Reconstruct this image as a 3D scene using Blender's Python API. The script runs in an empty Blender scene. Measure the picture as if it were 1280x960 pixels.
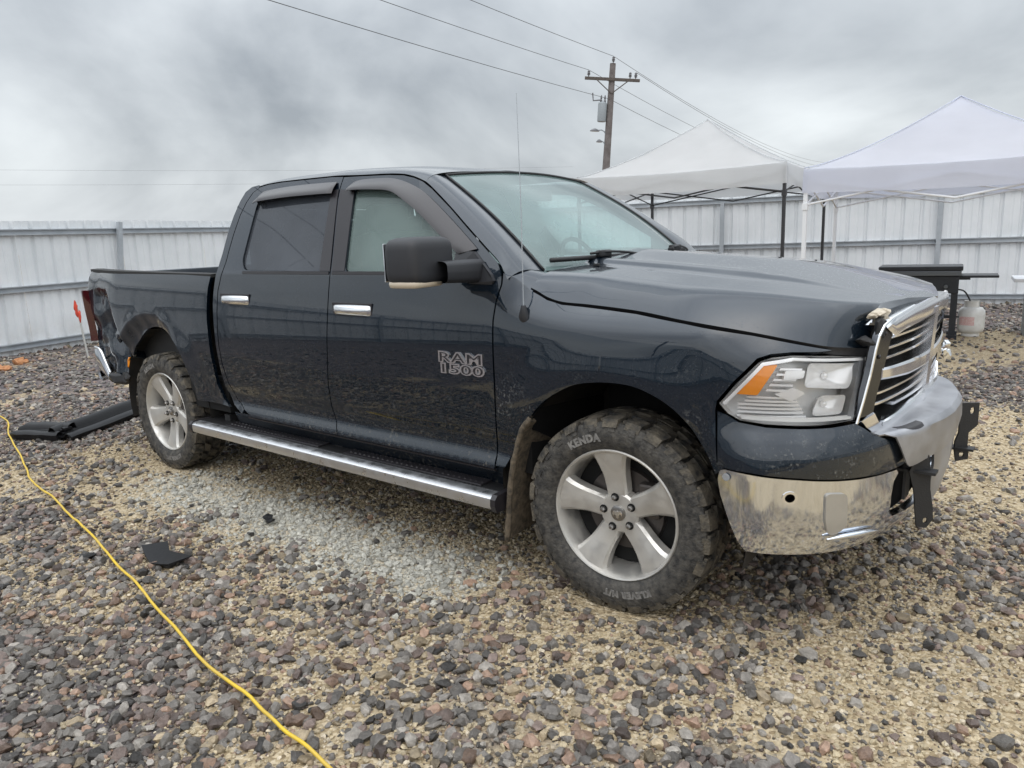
import bpy, bmesh, math, random, bisect
import numpy as np
from mathutils import Vector, Matrix, noise
from mathutils.geometry import delaunay_2d_cdt
sc = bpy.context.scene
col = sc.collection
R = math.radians
random.seed(7)

# ------------------------------------------------------------------ camera, sky, sun, exposure
CAM = (1.474, -3.397, 1.5375)
def cam_axes(yaw, pitch, roll):
    cy, sy, cp, sp = math.cos(yaw), math.sin(yaw), math.cos(pitch), math.sin(pitch)
    f = Vector((cy*cp, sy*cp, sp)); r = Vector((sy, -cy, 0)); u = r.cross(f)
    cr, sr = math.cos(roll), math.sin(roll)
    return r*cr + u*sr, u*cr - r*sr, f
_r, _u, _f = cam_axes(R(128.7086), R(-11.3648), R(-2.1536))
cd = bpy.data.cameras.new('camera'); cam = bpy.data.objects.new('camera', cd); col.objects.link(cam)
m3 = Matrix((_r, _u, -_f)).transposed()
cam.matrix_world = Matrix.Translation(CAM) @ m3.to_4x4()
cd.sensor_width = 36; cd.lens = 935.72/1280*36; cd.clip_start = .05; cd.clip_end = 2000
sc.camera = cam

SUN_EL, SUN_AZ = R(58), R(-60)          # direction the light comes from, azimuth from +X
w = bpy.data.worlds.new('World'); sc.world = w; w.use_nodes = True
nt = w.node_tree; N = nt.nodes; L = nt.links
for n in list(N): N.remove(n)
def nn(t, **k):
    n = N.new(t)
    for a, b in k.items(): setattr(n, a, b)
    return n
wo = nn('ShaderNodeOutputWorld'); bg = nn('ShaderNodeBackground'); L.new(bg.outputs[0], wo.inputs[0])
sky = nn('ShaderNodeTexSky', sky_type='NISHITA', sun_disc=False, sun_elevation=SUN_EL, sun_rotation=R(90)-SUN_AZ)
sky.dust_density = 4; sky.air_density = 1.2
tc = nn('ShaderNodeTexCoord'); sep = nn('ShaderNodeSeparateXYZ'); L.new(tc.outputs['Generated'], sep.inputs[0])
ad = nn('ShaderNodeMath', operation='MAXIMUM'); ad.inputs[1].default_value = 0.0; L.new(sep.outputs[2], ad.inputs[0])
ad2 = nn('ShaderNodeMath', operation='ADD'); ad2.inputs[1].default_value = .42; L.new(ad.outputs[0], ad2.inputs[0])
dx = nn('ShaderNodeMath', operation='DIVIDE'); dy = nn('ShaderNodeMath', operation='DIVIDE')
L.new(sep.outputs[0], dx.inputs[0]); L.new(ad2.outputs[0], dx.inputs[1]); L.new(sep.outputs[1], dy.inputs[0]); L.new(ad2.outputs[0], dy.inputs[1])
cmb = nn('ShaderNodeCombineXYZ'); L.new(dx.outputs[0], cmb.inputs[0]); L.new(dy.outputs[0], cmb.inputs[1])
nz = nn('ShaderNodeTexNoise'); nz.inputs['Scale'].default_value = 1.25; nz.inputs['Detail'].default_value = 7; nz.inputs['Roughness'].default_value = .50; nz.inputs['Distortion'].default_value = .35
mp = nn('ShaderNodeMapping'); mp.inputs['Location'].default_value = (3.1, 7.7, 0); mp.inputs['Rotation'].default_value = (0, 0, .5); mp.inputs['Scale'].default_value = (1.0, 1.0, 1)
L.new(cmb.outputs[0], mp.inputs[0]); L.new(mp.outputs[0], nz.inputs['Vector'])
cr = nn('ShaderNodeValToRGB'); cr.color_ramp.elements[0].position = .33; cr.color_ramp.elements[1].position = .66
cr.color_ramp.elements[0].color = (.225, .245, .268, 1); cr.color_ramp.elements[1].color = (.565, .595, .61, 1)
e = cr.color_ramp.elements.new(.5); e.color = (.415, .44, .46, 1)
L.new(nz.outputs['Fac'], cr.inputs[0])
sk = nn('ShaderNodeMix', data_type='RGBA', blend_type='MULTIPLY'); sk.inputs[0].default_value = 1; sk.inputs[7].default_value = (.12, .12, .12, 1); L.new(sky.outputs[0], sk.inputs[6])
mx = nn('ShaderNodeMix', data_type='RGBA'); mx.inputs[0].default_value = .93
L.new(sk.outputs[2], mx.inputs[6]); L.new(cr.outputs[0], mx.inputs[7])
# overcast dome: thicker, darker cloud low down, brighter towards the zenith (CIE overcast law)
zr_ = nn('ShaderNodeMapRange', interpolation_type='SMOOTHSTEP'); zr_.inputs[1].default_value = .15; zr_.inputs[2].default_value = 1.0; zr_.inputs[3].default_value = 1.0; zr_.inputs[4].default_value = 2.75; L.new(ad.outputs[0], zr_.inputs[0])
ms = nn('ShaderNodeVectorMath', operation='SCALE'); L.new(mx.outputs[2], ms.inputs[0]); L.new(zr_.outputs[0], ms.inputs['Scale']); L.new(ms.outputs[0], bg.inputs[0])
bg.inputs[1].default_value = 1.0

sd = bpy.data.lights.new('sun', 'SUN'); sd.energy = .6; sd.angle = R(120); sd.color = (1, .97, .93)
sun = bpy.data.objects.new('sun', sd); col.objects.link(sun)
sun.rotation_euler = Vector((math.cos(SUN_EL)*math.cos(SUN_AZ), math.cos(SUN_EL)*math.sin(SUN_AZ), math.sin(SUN_EL))).to_track_quat('Z', 'Y').to_euler()
sun.location = (0, 0, 20)
sc.view_settings.view_transform = 'Standard'; sc.view_settings.look = 'None'; sc.view_settings.gamma = 1
sc.view_settings.use_curve_mapping = False; sc.view_settings.exposure = .74
sc.render.engine = 'CYCLES'
sc.cycles.max_bounces = 8; sc.cycles.transparent_max_bounces = 12

# ------------------------------------------------------------------ materials
def mat(name, base=(.5, .5, .5), rough=.5, metal=0, coat=0, spec=.5, var=0, vscale=8, bump=0, bscale=60, base2=None, coat_rough=.03, emit=None, rvar=0):
    m = bpy.data.materials.new(name); m.use_nodes = True; t = m.node_tree; b = t.nodes['Principled BSDF']
    b.inputs['Base Color'].default_value = (*base, 1); b.inputs['Roughness'].default_value = rough; b.inputs['Metallic'].default_value = metal
    b.inputs['Coat Weight'].default_value = coat; b.inputs['Coat Roughness'].default_value = coat_rough; b.inputs['Specular IOR Level'].default_value = spec
    g = t.nodes.new('ShaderNodeNewGeometry')
    if var or base2 or rvar:
        n = t.nodes.new('ShaderNodeTexNoise'); n.inputs['Scale'].default_value = vscale; n.inputs['Detail'].default_value = 5; n.inputs['Roughness'].default_value = .6
        t.links.new(g.outputs['Position'], n.inputs['Vector'])
        r = t.nodes.new('ShaderNodeValToRGB'); r.color_ramp.elements[0].position = .35; r.color_ramp.elements[1].position = .65
        c2 = base2 or tuple(min(1, c*(1+var)) for c in base); c1 = base if base2 else tuple(c*(1-var) for c in base)
        r.color_ramp.elements[0].color = (*c1, 1); r.color_ramp.elements[1].color = (*c2, 1)
        t.links.new(n.outputs['Fac'], r.inputs[0]); t.links.new(r.outputs[0], b.inputs['Base Color'])
        if rvar:
            mr = t.nodes.new('ShaderNodeMapRange'); mr.inputs[3].default_value = rough; mr.inputs[4].default_value = rough+rvar; mr.inputs[1].default_value = .35; mr.inputs[2].default_value = .65
            t.links.new(n.outputs['Fac'], mr.inputs[0]); t.links.new(mr.outputs[0], b.inputs['Roughness'])
    if bump:
        n2 = t.nodes.new('ShaderNodeTexNoise'); n2.inputs['Scale'].default_value = bscale; n2.inputs['Detail'].default_value = 4
        t.links.new(g.outputs['Position'], n2.inputs['Vector'])
        bp = t.nodes.new('ShaderNodeBump'); bp.inputs['Strength'].default_value = bump; bp.inputs['Distance'].default_value = .01
        t.links.new(n2.outputs['Fac'], bp.inputs['Height']); t.links.new(bp.outputs[0], b.inputs['Normal'])
    return m

def dirty(m, colour=(.30, .23, .14), scale=6, lo=.5, hi=.75, zlo=None, zhi=None, amount=.8, rough=.85, fine=0):
    """mud and dust lying on a material: patches of a noise, heavier low on the body"""
    t = m.node_tree; out = t.nodes['Material Output']; src = out.inputs[0].links[0].from_socket
    d = t.nodes.new('ShaderNodeBsdfPrincipled'); d.inputs['Base Color'].default_value = (*colour, 1); d.inputs['Roughness'].default_value = rough; d.inputs['Specular IOR Level'].default_value = .2
    g = t.nodes.new('ShaderNodeNewGeometry'); n = t.nodes.new('ShaderNodeTexNoise'); n.inputs['Scale'].default_value = scale; n.inputs['Detail'].default_value = 8; n.inputs['Roughness'].default_value = .7
    t.links.new(g.outputs['Position'], n.inputs['Vector'])
    r = t.nodes.new('ShaderNodeMapRange'); r.inputs[1].default_value = lo; r.inputs[2].default_value = hi; r.inputs[4].default_value = amount
    t.links.new(n.outputs['Fac'], r.inputs[0]); fac = r.outputs[0]
    if fine:
        v = t.nodes.new('ShaderNodeTexNoise'); v.inputs['Scale'].default_value = fine; v.inputs['Detail'].default_value = 3; t.links.new(g.outputs['Position'], v.inputs['Vector'])
        r3 = t.nodes.new('ShaderNodeMapRange'); r3.inputs[1].default_value = .55; r3.inputs[2].default_value = .68; t.links.new(v.outputs['Fac'], r3.inputs[0])
        mu = t.nodes.new('ShaderNodeMath'); mu.operation = 'MULTIPLY'; t.links.new(fac, mu.inputs[0]); t.links.new(r3.outputs[0], mu.inputs[1]); fac = mu.outputs[0]
    if zlo is not None:
        s = t.nodes.new('ShaderNodeSeparateXYZ'); t.links.new(g.outputs['Position'], s.inputs[0])
        r2 = t.nodes.new('ShaderNodeMapRange'); r2.inputs[1].default_value = zhi; r2.inputs[2].default_value = zlo; t.links.new(s.outputs[2], r2.inputs[0])
        mu = t.nodes.new('ShaderNodeMath'); mu.operation = 'MULTIPLY'; t.links.new(fac, mu.inputs[0]); t.links.new(r2.outputs[0], mu.inputs[1]); fac = mu.outputs[0]
    mxs = t.nodes.new('ShaderNodeMixShader'); t.links.new(fac, mxs.inputs[0]); t.links.new(src, mxs.inputs[1]); t.links.new(d.outputs[0], mxs.inputs[2])
    t.links.new(mxs.outputs[0], out.inputs[0]); return m

def droplets(m, scale=75, strength=.25, where='Coat Normal'):
    """beads of rain standing on a surface"""
    t = m.node_tree; b = t.nodes['Principled BSDF']; g = t.nodes.new('ShaderNodeNewGeometry')
    v = t.nodes.new('ShaderNodeTexVoronoi'); v.inputs['Scale'].default_value = scale; t.links.new(g.outputs['Position'], v.inputs['Vector'])
    r = t.nodes.new('ShaderNodeMapRange'); r.inputs[1].default_value = .28; r.inputs[2].default_value = .12; t.links.new(v.outputs['Distance'], r.inputs[0])
    s = t.nodes.new('ShaderNodeSeparateColor'); t.links.new(v.outputs['Color'], s.inputs[0])
    c = t.nodes.new('ShaderNodeMath'); c.operation = 'GREATER_THAN'; c.inputs[1].default_value = .62; t.links.new(s.outputs[0], c.inputs[0])
    mu = t.nodes.new('ShaderNodeMath'); mu.operation = 'MULTIPLY'; t.links.new(r.outputs[0], mu.inputs[0]); t.links.new(c.outputs[0], mu.inputs[1])
    bp = t.nodes.new('ShaderNodeBump'); bp.inputs['Strength'].default_value = strength; bp.inputs['Distance'].default_value = .002
    t.links.new(mu.outputs[0], bp.inputs['Height'])
    for wname in where.split(','): t.links.new(bp.outputs[0], b.inputs[wname])
    return m

def glass(name, tint, film, film_col, rough=.02, ior=1.5):
    """thin pane: tinted see-through, mirror sheen by Fresnel, and a pale film for mist and painted sky brightness"""
    m = bpy.data.materials.new(name); m.use_nodes = True; t = m.node_tree
    for n in list(t.nodes):
        if n.type != 'OUTPUT_MATERIAL': t.nodes.remove(n)
    out = t.nodes['Material Output']
    tr = t.nodes.new('ShaderNodeBsdfTransparent'); tr.inputs[0].default_value = (*tint, 1)
    df = t.nodes.new('ShaderNodeBsdfDiffuse'); df.inputs[0].default_value = (*film_col, 1)
    g = t.nodes.new('ShaderNodeNewGeometry'); n = t.nodes.new('ShaderNodeTexNoise'); n.inputs['Scale'].default_value = 2.2; n.inputs['Detail'].default_value = 4
    t.links.new(g.outputs['Position'], n.inputs['Vector'])
    mr = t.nodes.new('ShaderNodeMapRange'); mr.inputs[1].default_value = .3; mr.inputs[2].default_value = .7; mr.inputs[3].default_value = film*.7; mr.inputs[4].default_value = min(1, film*1.25); t.links.new(n.outputs['Fac'], mr.inputs[0])
    m1 = t.nodes.new('ShaderNodeMixShader'); t.links.new(mr.outputs[0], m1.inputs[0]); t.links.new(tr.outputs[0], m1.inputs[1]); t.links.new(df.outputs[0], m1.inputs[2])
    gl = t.nodes.new('ShaderNodeBsdfGlossy'); gl.inputs['Roughness'].default_value = rough
    fr = t.nodes.new('ShaderNodeFresnel'); fr.inputs[0].default_value = ior
    m2 = t.nodes.new('ShaderNodeMixShader'); t.links.new(fr.outputs[0], m2.inputs[0]); t.links.new(m1.outputs[0], m2.inputs[1]); t.links.new(gl.outputs[0], m2.inputs[2])
    t.links.new(m2.outputs[0], out.inputs[0]); return m

def cloth(name, c):
    """thin canopy cloth that lets some daylight through"""
    m = mat(name, c, .8, var=.04, vscale=2, bump=.7, bscale=3.2); t = m.node_tree; out = t.nodes['Material Output']; src = out.inputs[0].links[0].from_socket
    tr = t.nodes.new('ShaderNodeBsdfTranslucent'); tr.inputs[0].default_value = (*c, 1); mx_ = t.nodes.new('ShaderNodeMixShader'); mx_.inputs[0].default_value = .5
    t.links.new(src, mx_.inputs[1]); t.links.new(tr.outputs[0], mx_.inputs[2]); t.links.new(mx_.outputs[0], out.inputs[0]); return m

M = {}
M['paint'] = dirty(droplets(mat('dark_blue_paint', (.0055, .0128, .0228), .34, .6, 1.0, .12, var=.06, vscale=3, coat_rough=.012), 105, .20), scale=7, lo=.46, hi=.80, zlo=.45, zhi=1.0, amount=.45, fine=60, colour=(.34, .30, .24))
M['paint'].node_tree.nodes['Principled BSDF'].inputs['Coat IOR'].default_value = 1.66
M['paint_front'] = dirty(droplets(mat('dark_blue_paint_splashed', (.0055, .0128, .0228), .34, .6, 1.0, .12, var=.06, vscale=3, coat_rough=.012), 105, .20), scale=5, lo=.50, hi=.66, zlo=.62, zhi=1.08, amount=.7, fine=75, colour=(.40, .39, .36))
M['paint_front'].node_tree.nodes['Principled BSDF'].inputs['Coat IOR'].default_value = 1.66
M['black'] = mat('black_plastic', (.012, .012, .013), .5, bump=.15, bscale=300)
M['satin'] = mat('satin_black_trim', (.02, .018, .021), .33, bump=.03, bscale=400)
M['visor'] = mat('smoked_visor', (.022, .018, .020), .28, coat=.3)
M['mirror_black'] = mat('textured_black_plastic', (.022, .023, .027), .52, bump=.12, bscale=500)
M['dark'] = mat('underbody_black', (.006, .006, .006), .9, var=.3)
M['liner'] = mat('muddy_liner', (.010, .010, .010), .85, base2=(.035, .03, .024), vscale=7)
M['flap'] = mat('muddy_flap', (.05, .042, .032), .9, base2=(.16, .125, .085), vscale=30, bump=.5, bscale=60)
M['chrome'] = mat('chrome', (.86, .87, .88), .07, 1)
M['chrome_clean'] = mat('grille_chrome', (.88, .89, .91), .10, 1, rvar=.08, var=.04)
M['bumper'] = dirty(mat('bumper_chrome', (.74, .77, .82), .09, 1, bump=.03, bscale=6), colour=(.34, .29, .22), scale=6, lo=.40, hi=.70, zlo=.36, zhi=.70, amount=.6, fine=22)
M['chrome_dark_mirrored'] = mat('chrome_dark_mirrored', (.10, .105, .115), .12, 1)  # chrome side frame, with the dark surroundings it mirrors put into its colour
M['brushed'] = mat('brushed_step_bar', (.75, .76, .78), .26, 1, rvar=.15, vscale=20)
M['grey_shell'] = mat('dusty_grey_plastic', (.16, .165, .175), .42, base2=(.30, .31, .325), vscale=5, rvar=.3)
M['worn_chrome'] = mat('worn_dull_chrome', (.32, .325, .345), .30, .8, base2=(.46, .465, .485), vscale=6, rvar=.25, bump=.04, bscale=14)
M['fog'] = mat('fog_cover', (.40, .375, .33), .3, .2, var=.06)
M['alloy'] = dirty(mat('alloy', (.62, .605, .575), .35, .75, rvar=.2, var=.08, vscale=14), colour=(.38, .35, .30), scale=14, lo=.45, hi=.8, amount=.6)
M['tyre'] = mat('tyre_rubber', (.022, .0215, .021), .70, base2=(.085, .078, .068), vscale=34, bump=.5, bscale=90)
M['tread'] = mat('tyre_tread', (.022, .022, .022), .75, base2=(.14, .12, .09), vscale=18, bump=.6, bscale=120)
M['letters'] = mat('tyre_letters', (.24, .23, .215), .8, base2=(.12, .115, .11), vscale=50)
M['lug'] = mat('lug_nut', (.35, .34, .33), .3, 1)
M['rotor'] = mat('brake_rotor', (.10, .09, .085), .5, .8)
M['amber'] = mat('amber_lens', (1.0, .34, .02), .12, coat=.5)
M['reflector'] = mat('lamp_reflector', (.95, .95, .95), .2, .25)
M['lamp_back'] = mat('lamp_housing', (.84, .84, .83), .3, .2)
M['lens'] = glass('headlight_lens', (.985, .985, .985), .0, (.7, .7, .68), ior=1.38)
M['windshield'] = glass('windshield_glass', (.62, .80, .78), .38, (.36, .49, .48), ior=1.55)
M['sideglass'] = glass('side_glass', (.74, .92, .89), .28, (.40, .53, .50), ior=1.5)  # film colour also carries the bright sky seen through the cab
M['tinted'] = glass('tinted_glass', (.10, .12, .13), .38, (.13, .145, .17), ior=1.6)
M['tail'] = mat('tail_lamp', (.06, .004, .008), .12, coat=1)
M['tan_foam'] = mat('torn_composite', (.62, .56, .46), .9, base2=(.42, .36, .28), vscale=40, bump=.8, bscale=70)
M['interior'] = mat('interior_grey', (.055, .06, .06), .8)
M['beige'] = mat('interior_beige', (.50, .42, .30), .8)
M['roofliner'] = mat('headliner', (.45, .45, .42), .9)
M['lampclear'] = mat('mirror_lamp', (.55, .47, .36), .2, coat=.6)
M['bracket'] = mat('bracket_steel', (.018, .018, .019), .55, bump=.2, bscale=200)
M['fence'] = mat('galvalume', (.64, .67, .69), .42, .0, spec=.6, base2=(.73, .75, .77), vscale=1.3, rvar=.12)
dirty(M['fence'], colour=(.30, .25, .19), scale=2.5, lo=.40, hi=.75, zlo=.05, zhi=.55, amount=.5)
M['steel'] = mat('galvanised_steel', (.44, .47, .50), .45, .4, base2=(.36, .39, .42), vscale=4)
M['canopy_white'] = cloth('white_canopy_cloth', (.72, .73, .74))
M['canopy_violet'] = cloth('cool_white_canopy_cloth', (.69, .71, .79))
M['frame_black'] = mat('black_frame', (.03, .03, .033), .5)
M['frame_white'] = mat('white_frame', (.75, .76, .78), .4)
M['wood'] = mat('weathered_pole', (.12, .105, .10), .9, base2=(.19, .17, .165), vscale=3, bump=.4, bscale=25)
M['arm'] = mat('crossarm_wood', (.10, .085, .075), .9, var=.2)
M['xf'] = mat('transformer_grey', (.30, .33, .35), .5)
M['ceramic'] = mat('insulator', (.14, .14, .15), .3)
M['wire'] = mat('wire', (.10, .105, .11), .6)
M['grill_black'] = mat('griddle_black', (.016, .018, .023), .4, var=.2)
M['grill_grey'] = mat('griddle_steel', (.14, .15, .16), .35, .7)
M['tank'] = mat('white_tank_paint', (.74, .74, .72), .4, base2=(.62, .61, .58), vscale=12)
M['tank_print'] = mat('tank_warning_print', (.62, .30, .28), .6, base2=(.72, .62, .60), vscale=90)
M['table'] = mat('table_top_white', (.62, .63, .65), .5)
M['table_leg'] = mat('grey_table_leg', (.17, .18, .18), .6)
M['cord'] = mat('yellow_cord', (.70, .48, .03), .5, base2=(.56, .39, .06), vscale=9)
M['trim'] = mat('wet_black_plastic', (.007, .007, .008), .42, spec=.3, bump=.1, bscale=60)
M['red'] = mat('red_flagging', (.55, .06, .03), .7)
M['stake'] = mat('stake_grey', (.45, .45, .43), .7)
M['orange'] = mat('orange_soil', (.34, .13, .05), .95, base2=(.45, .24, .12), vscale=30, bump=.8, bscale=40)
M['bedliner'] = mat('bed_liner', (.02, .02, .02), .8)
M['dust'] = mat('dusty_flange', (.42, .36, .27), .8)

# ------------------------------------------------------------------ mesh helpers
def mk(name, V, F, m=None, parent=None, smooth=None, normals=None, kind=None):
    me = bpy.data.meshes.new(name); me.from_pydata([tuple(v) for v in V], [], F); me.update()
    if m: me.materials.append(M[m] if isinstance(m, str) else m)
    if normals is not None:
        me.polygons.foreach_set('use_smooth', [True]*len(me.polygons)); me.normals_split_custom_set(normals)
    elif smooth:
        me.polygons.foreach_set('use_smooth', [True]*len(me.polygons))
        if smooth is not True: me.set_sharp_from_angle(angle=R(smooth))
    o = bpy.data.objects.new(name, me); col.objects.link(o)
    if parent: o.parent = parent
    if kind: o['kind'] = kind
    return o
def empty(name, loc=(0, 0, 0), rz=0):
    o = bpy.data.objects.new(name, None); col.objects.link(o); o.location = loc; o.rotation_euler = (0, 0, rz); o.empty_display_size = .2; return o
def tag(o, label, cat, group=None):
    o['label'] = label; o['category'] = cat
    if group: o['group'] = group
    return o
def copy_tree(o, parent=None):
    c = o.copy(); col.objects.link(c); c.parent = parent
    for ch in [x for x in bpy.data.objects if x.parent == o]: copy_tree(ch, c)
    return c
class MB:
    def __init__(s): s.V = []; s.F = []
    def add(s, V, F, mtx=None):
        b = len(s.V); s.V += [tuple(mtx @ Vector(v)) if mtx else tuple(v) for v in V]; s.F += [tuple(i+b for i in f) for f in F]; return s
    def box(s, c, d, mtx=None, bev=0):
        x, y, z = c; a, b, h = d[0]/2, d[1]/2, d[2]/2
        if not bev:
            V = [(x+i*a, y+j*b, z+k*h) for i in (-1, 1) for j in (-1, 1) for k in (-1, 1)]
            return s.add(V, [(0, 1, 3, 2), (4, 6, 7, 5), (0, 4, 5, 1), (2, 3, 7, 6), (0, 2, 6, 4), (1, 5, 7, 3)], mtx)
        bm = bmesh.new(); bmesh.ops.create_cube(bm, size=1, matrix=Matrix.Translation(c) @ Matrix.Diagonal((*d, 1)))
        bmesh.ops.bevel(bm, geom=bm.edges[:], offset=bev, segments=2, affect='EDGES', profile=.6)
        bm.verts.index_update(); V = [v.co.copy() for v in bm.verts]; F = [tuple(v.index for v in f.verts) for f in bm.faces]; bm.free()
        return s.add(V, F, mtx)
    def tube(s, path, r, n=8, cap=True, mtx=None):
        P = [Vector(p) for p in path]; rr = r if isinstance(r, (list, tuple)) else [r]*len(P); V = []; F = []
        prev = None
        for i, p in enumerate(P):
            t = (P[min(i+1, len(P)-1)]-P[max(i-1, 0)]).normalized()
            a = prev if prev is not None else (Vector((0, 0, 1)) if abs(t.z) < .9 else Vector((1, 0, 0)))
            u = (a - t*a.dot(t)).normalized(); v = t.cross(u); prev = u
            for k in range(n):
                an = 2*math.pi*k/n; V.append(p+(u*math.cos(an)+v*math.sin(an))*rr[i])
        for i in range(len(P)-1):
            for k in range(n): F.append((i*n+k, i*n+(k+1) % n, (i+1)*n+(k+1) % n, (i+1)*n+k))
        if cap: F += [tuple(range(n))[::-1], tuple(range((len(P)-1)*n, len(P)*n))]
        return s.add(V, F, mtx)
    def lathe(s, prof, n=24, mtx=None, a0=0, a1=2*math.pi):
        """profile of (radius, height) about local Z"""
        full = abs(a1-a0-2*math.pi) < 1e-6; m = n if full else n+1; V = []; F = []
        for (r, h) in prof:
            for k in range(m): a = a0+(a1-a0)*k/n; V.append((r*math.cos(a), r*math.sin(a), h))
        for i in range(len(prof)-1):
            for k in range(n):
                k2 = (k+1) % m; F.append((i*m+k, i*m+k2, (i+1)*m+k2, (i+1)*m+k))
        return s.add(V, F, mtx)
    def prism(s, poly, a, b, fn, mtx=None):
        """polygon extruded from a to b; fn(p,q,h)->xyz"""
        n = len(poly); V = [fn(p, q, a) for p, q in poly]+[fn(p, q, b) for p, q in poly]
        F = [tuple(range(n))[::-1], tuple(range(n, 2*n))]+[(i, (i+1) % n, n+(i+1) % n, n+i) for i in range(n)]
        return s.add(V, F, mtx)
    def grid(s, fn, nu, nv, mtx=None):
        V = [fn(i/nu, j/nv) for i in range(nu+1) for j in range(nv+1)]
        return s.add(V, [(i*(nv+1)+j, (i+1)*(nv+1)+j, (i+1)*(nv+1)+j+1, i*(nv+1)+j+1) for i in range(nu) for j in range(nv)], mtx)
    def solid(s, fn, nu, nv, th, mtx=None):
        """grid surface given a thickness along its own normals"""
        A = [[Vector(fn(i/nu, j/nv)) for j in range(nv+1)] for i in range(nu+1)]
        def nrm(i, j):
            a = A[min(i+1, nu)][j]-A[max(i-1, 0)][j]; b = A[i][min(j+1, nv)]-A[i][max(j-1, 0)]; c = a.cross(b); return c.normalized() if c.length > 1e-9 else Vector((0, 0, 1))
        W = nv+1; V = [A[i][j] for i in range(nu+1) for j in range(W)]+[A[i][j]-nrm(i, j)*th for i in range(nu+1) for j in range(W)]; o = (nu+1)*W; F = []
        for i in range(nu):
            for j in range(nv):
                q = (i*W+j, (i+1)*W+j, (i+1)*W+j+1, i*W+j+1); F += [q, tuple(o+k for k in q[::-1])]
        for i in range(nu): F += [(i*W, o+i*W, o+(i+1)*W, (i+1)*W), (i*W+nv, (i+1)*W+nv, o+(i+1)*W+nv, o+i*W+nv)]
        for j in range(nv): F += [(j, j+1, o+j+1, o+j), (nu*W+j, o+nu*W+j, o+nu*W+j+1, nu*W+j+1)]
        return s.add(V, F, mtx)
    def build(s, name, m, parent=None, smooth=None, kind=None): return mk(name, s.V, s.F, m, parent, smooth, kind=kind)

def text_geo(body, size, extrude, offset=0.0, space=1.0):
    c = bpy.data.curves.new('txt', 'FONT'); c.body = body; c.size = size; c.extrude = extrude; c.offset = offset; c.align_x = 'CENTER'; c.space_character = space; c.resolution_u = 3
    o = bpy.data.objects.new('txt', c); col.objects.link(o); bpy.context.view_layer.update()
    me = bpy.data.meshes.new_from_object(o.evaluated_get(bpy.context.evaluated_depsgraph_get()))
    V = [v.co.copy() for v in me.vertices]; F = [tuple(p.vertices) for p in me.polygons]
    bpy.data.objects.remove(o); bpy.data.curves.remove(c); bpy.data.meshes.remove(me); return V, F

def dens(poly, sp, closed=True):
    Q = []; n = len(poly)
    for i in range(n if closed else n-1):
        a, b = poly[i], poly[(i+1) % n]; k = max(1, int(math.ceil(math.dist(a, b)/sp)))
        Q += [(a[0]+(b[0]-a[0])*j/k, a[1]+(b[1]-a[1])*j/k) for j in range(k)]
    if not closed: Q.append(tuple(poly[-1]))
    return Q
def inpoly(p, poly):
    x, y = p; c = False; n = len(poly); j = n-1
    for i in range(n):
        xi, yi = poly[i]; xj, yj = poly[j]
        if (yi > y) != (yj > y) and x < (xj-xi)*(y-yi)/(yj-yi)+xi: c = not c
        j = i
    return c
def panel(name, outline, fn, m, parent, holes=(), sp=.04, depth=.02, sgn=1, grid=None):
    """sheet panel: 2-D outline with holes, triangulated, laid on the surface fn, with folded-in edges"""
    loops = [dens(outline, sp)]+[dens(h, sp) for h in holes]
    P = []; E = []
    for lp in loops:
        b = len(P); P += lp; E += [(b+i, b+(i+1) % len(lp)) for i in range(len(lp))]
    nb = len(P); g = grid or sp
    B = np.array(P); x0, z0 = B.min(0); x1, z1 = B.max(0)
    z = z0+g*.5; row = 0
    while z < z1:
        x = x0+g*(.25 if row % 2 else .75)
        while x < x1:
            if inpoly((x, z), loops[0]) and not any(inpoly((x, z), h) for h in loops[1:]):
                if ((B-np.array((x, z)))**2).sum(1).min() > (g*.55)**2: P.append((x, z))
            x += g
        z += g*.87; row += 1
    r = delaunay_2d_cdt([Vector(p) for p in P], E, [], 0, 1e-6)
    pv = [tuple(v) for v in r[0]]; tri = []
    for f in r[2]:
        for k in range(1, len(f)-1):
            a, b, c = f[0], f[k], f[k+1]; cx = ((pv[a][0]+pv[b][0]+pv[c][0])/3, (pv[a][1]+pv[b][1]+pv[c][1])/3)
            if inpoly(cx, loops[0]) and not any(inpoly(cx, h) for h in loops[1:]): tri.append((a, b, c) if sgn > 0 else (a, c, b))
    V = [Vector(fn(*p)) for p in pv]; NR = []
    for (a, b), v in zip(pv, V):
        n = (Vector(fn(a+.004, b))-Vector(fn(a-.004, b))).cross(Vector(fn(a, b+.004))-Vector(fn(a, b-.004)))
        NR.append(n.normalized()*sgn)
    lookup = {}
    cnt = {}
    for t in tri:
        for i in range(3):
            e = (t[i], t[(i+1) % 3]); cnt[e] = 1
    F = list(tri); LN = [NR[i] for t in tri for i in t]
    for (a, b) in list(cnt):
        if (b, a) not in cnt:
            for k in (a, b):
                if k not in lookup: lookup[k] = len(V); V.append(V[k]-NR[k]*depth)
            q = (b, a, lookup[a], lookup[b]); F.append(q); fnm = (V[a]-V[b]).cross(V[lookup[a]]-V[a]).normalized(); LN += [fnm]*4
    return mk(name, V, F, m, parent, normals=LN)
def rounded(poly, r, n=5):
    """round the corners of a polygon"""
    Q = []; k = len(poly)
    for i in range(k):
        a, b, c = Vector(poly[i-1]), Vector(poly[i]), Vector(poly[(i+1) % k]); u = (a-b); v = (c-b); d = min(r, u.length*.45, v.length*.45)
        p, q = b+u.normalized()*d, b+v.normalized()*d
        for j in range(n+1): t = j/n; Q.append(tuple(p*(1-t)**2+b*2*t*(1-t)+q*t*t))
    return Q

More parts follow.
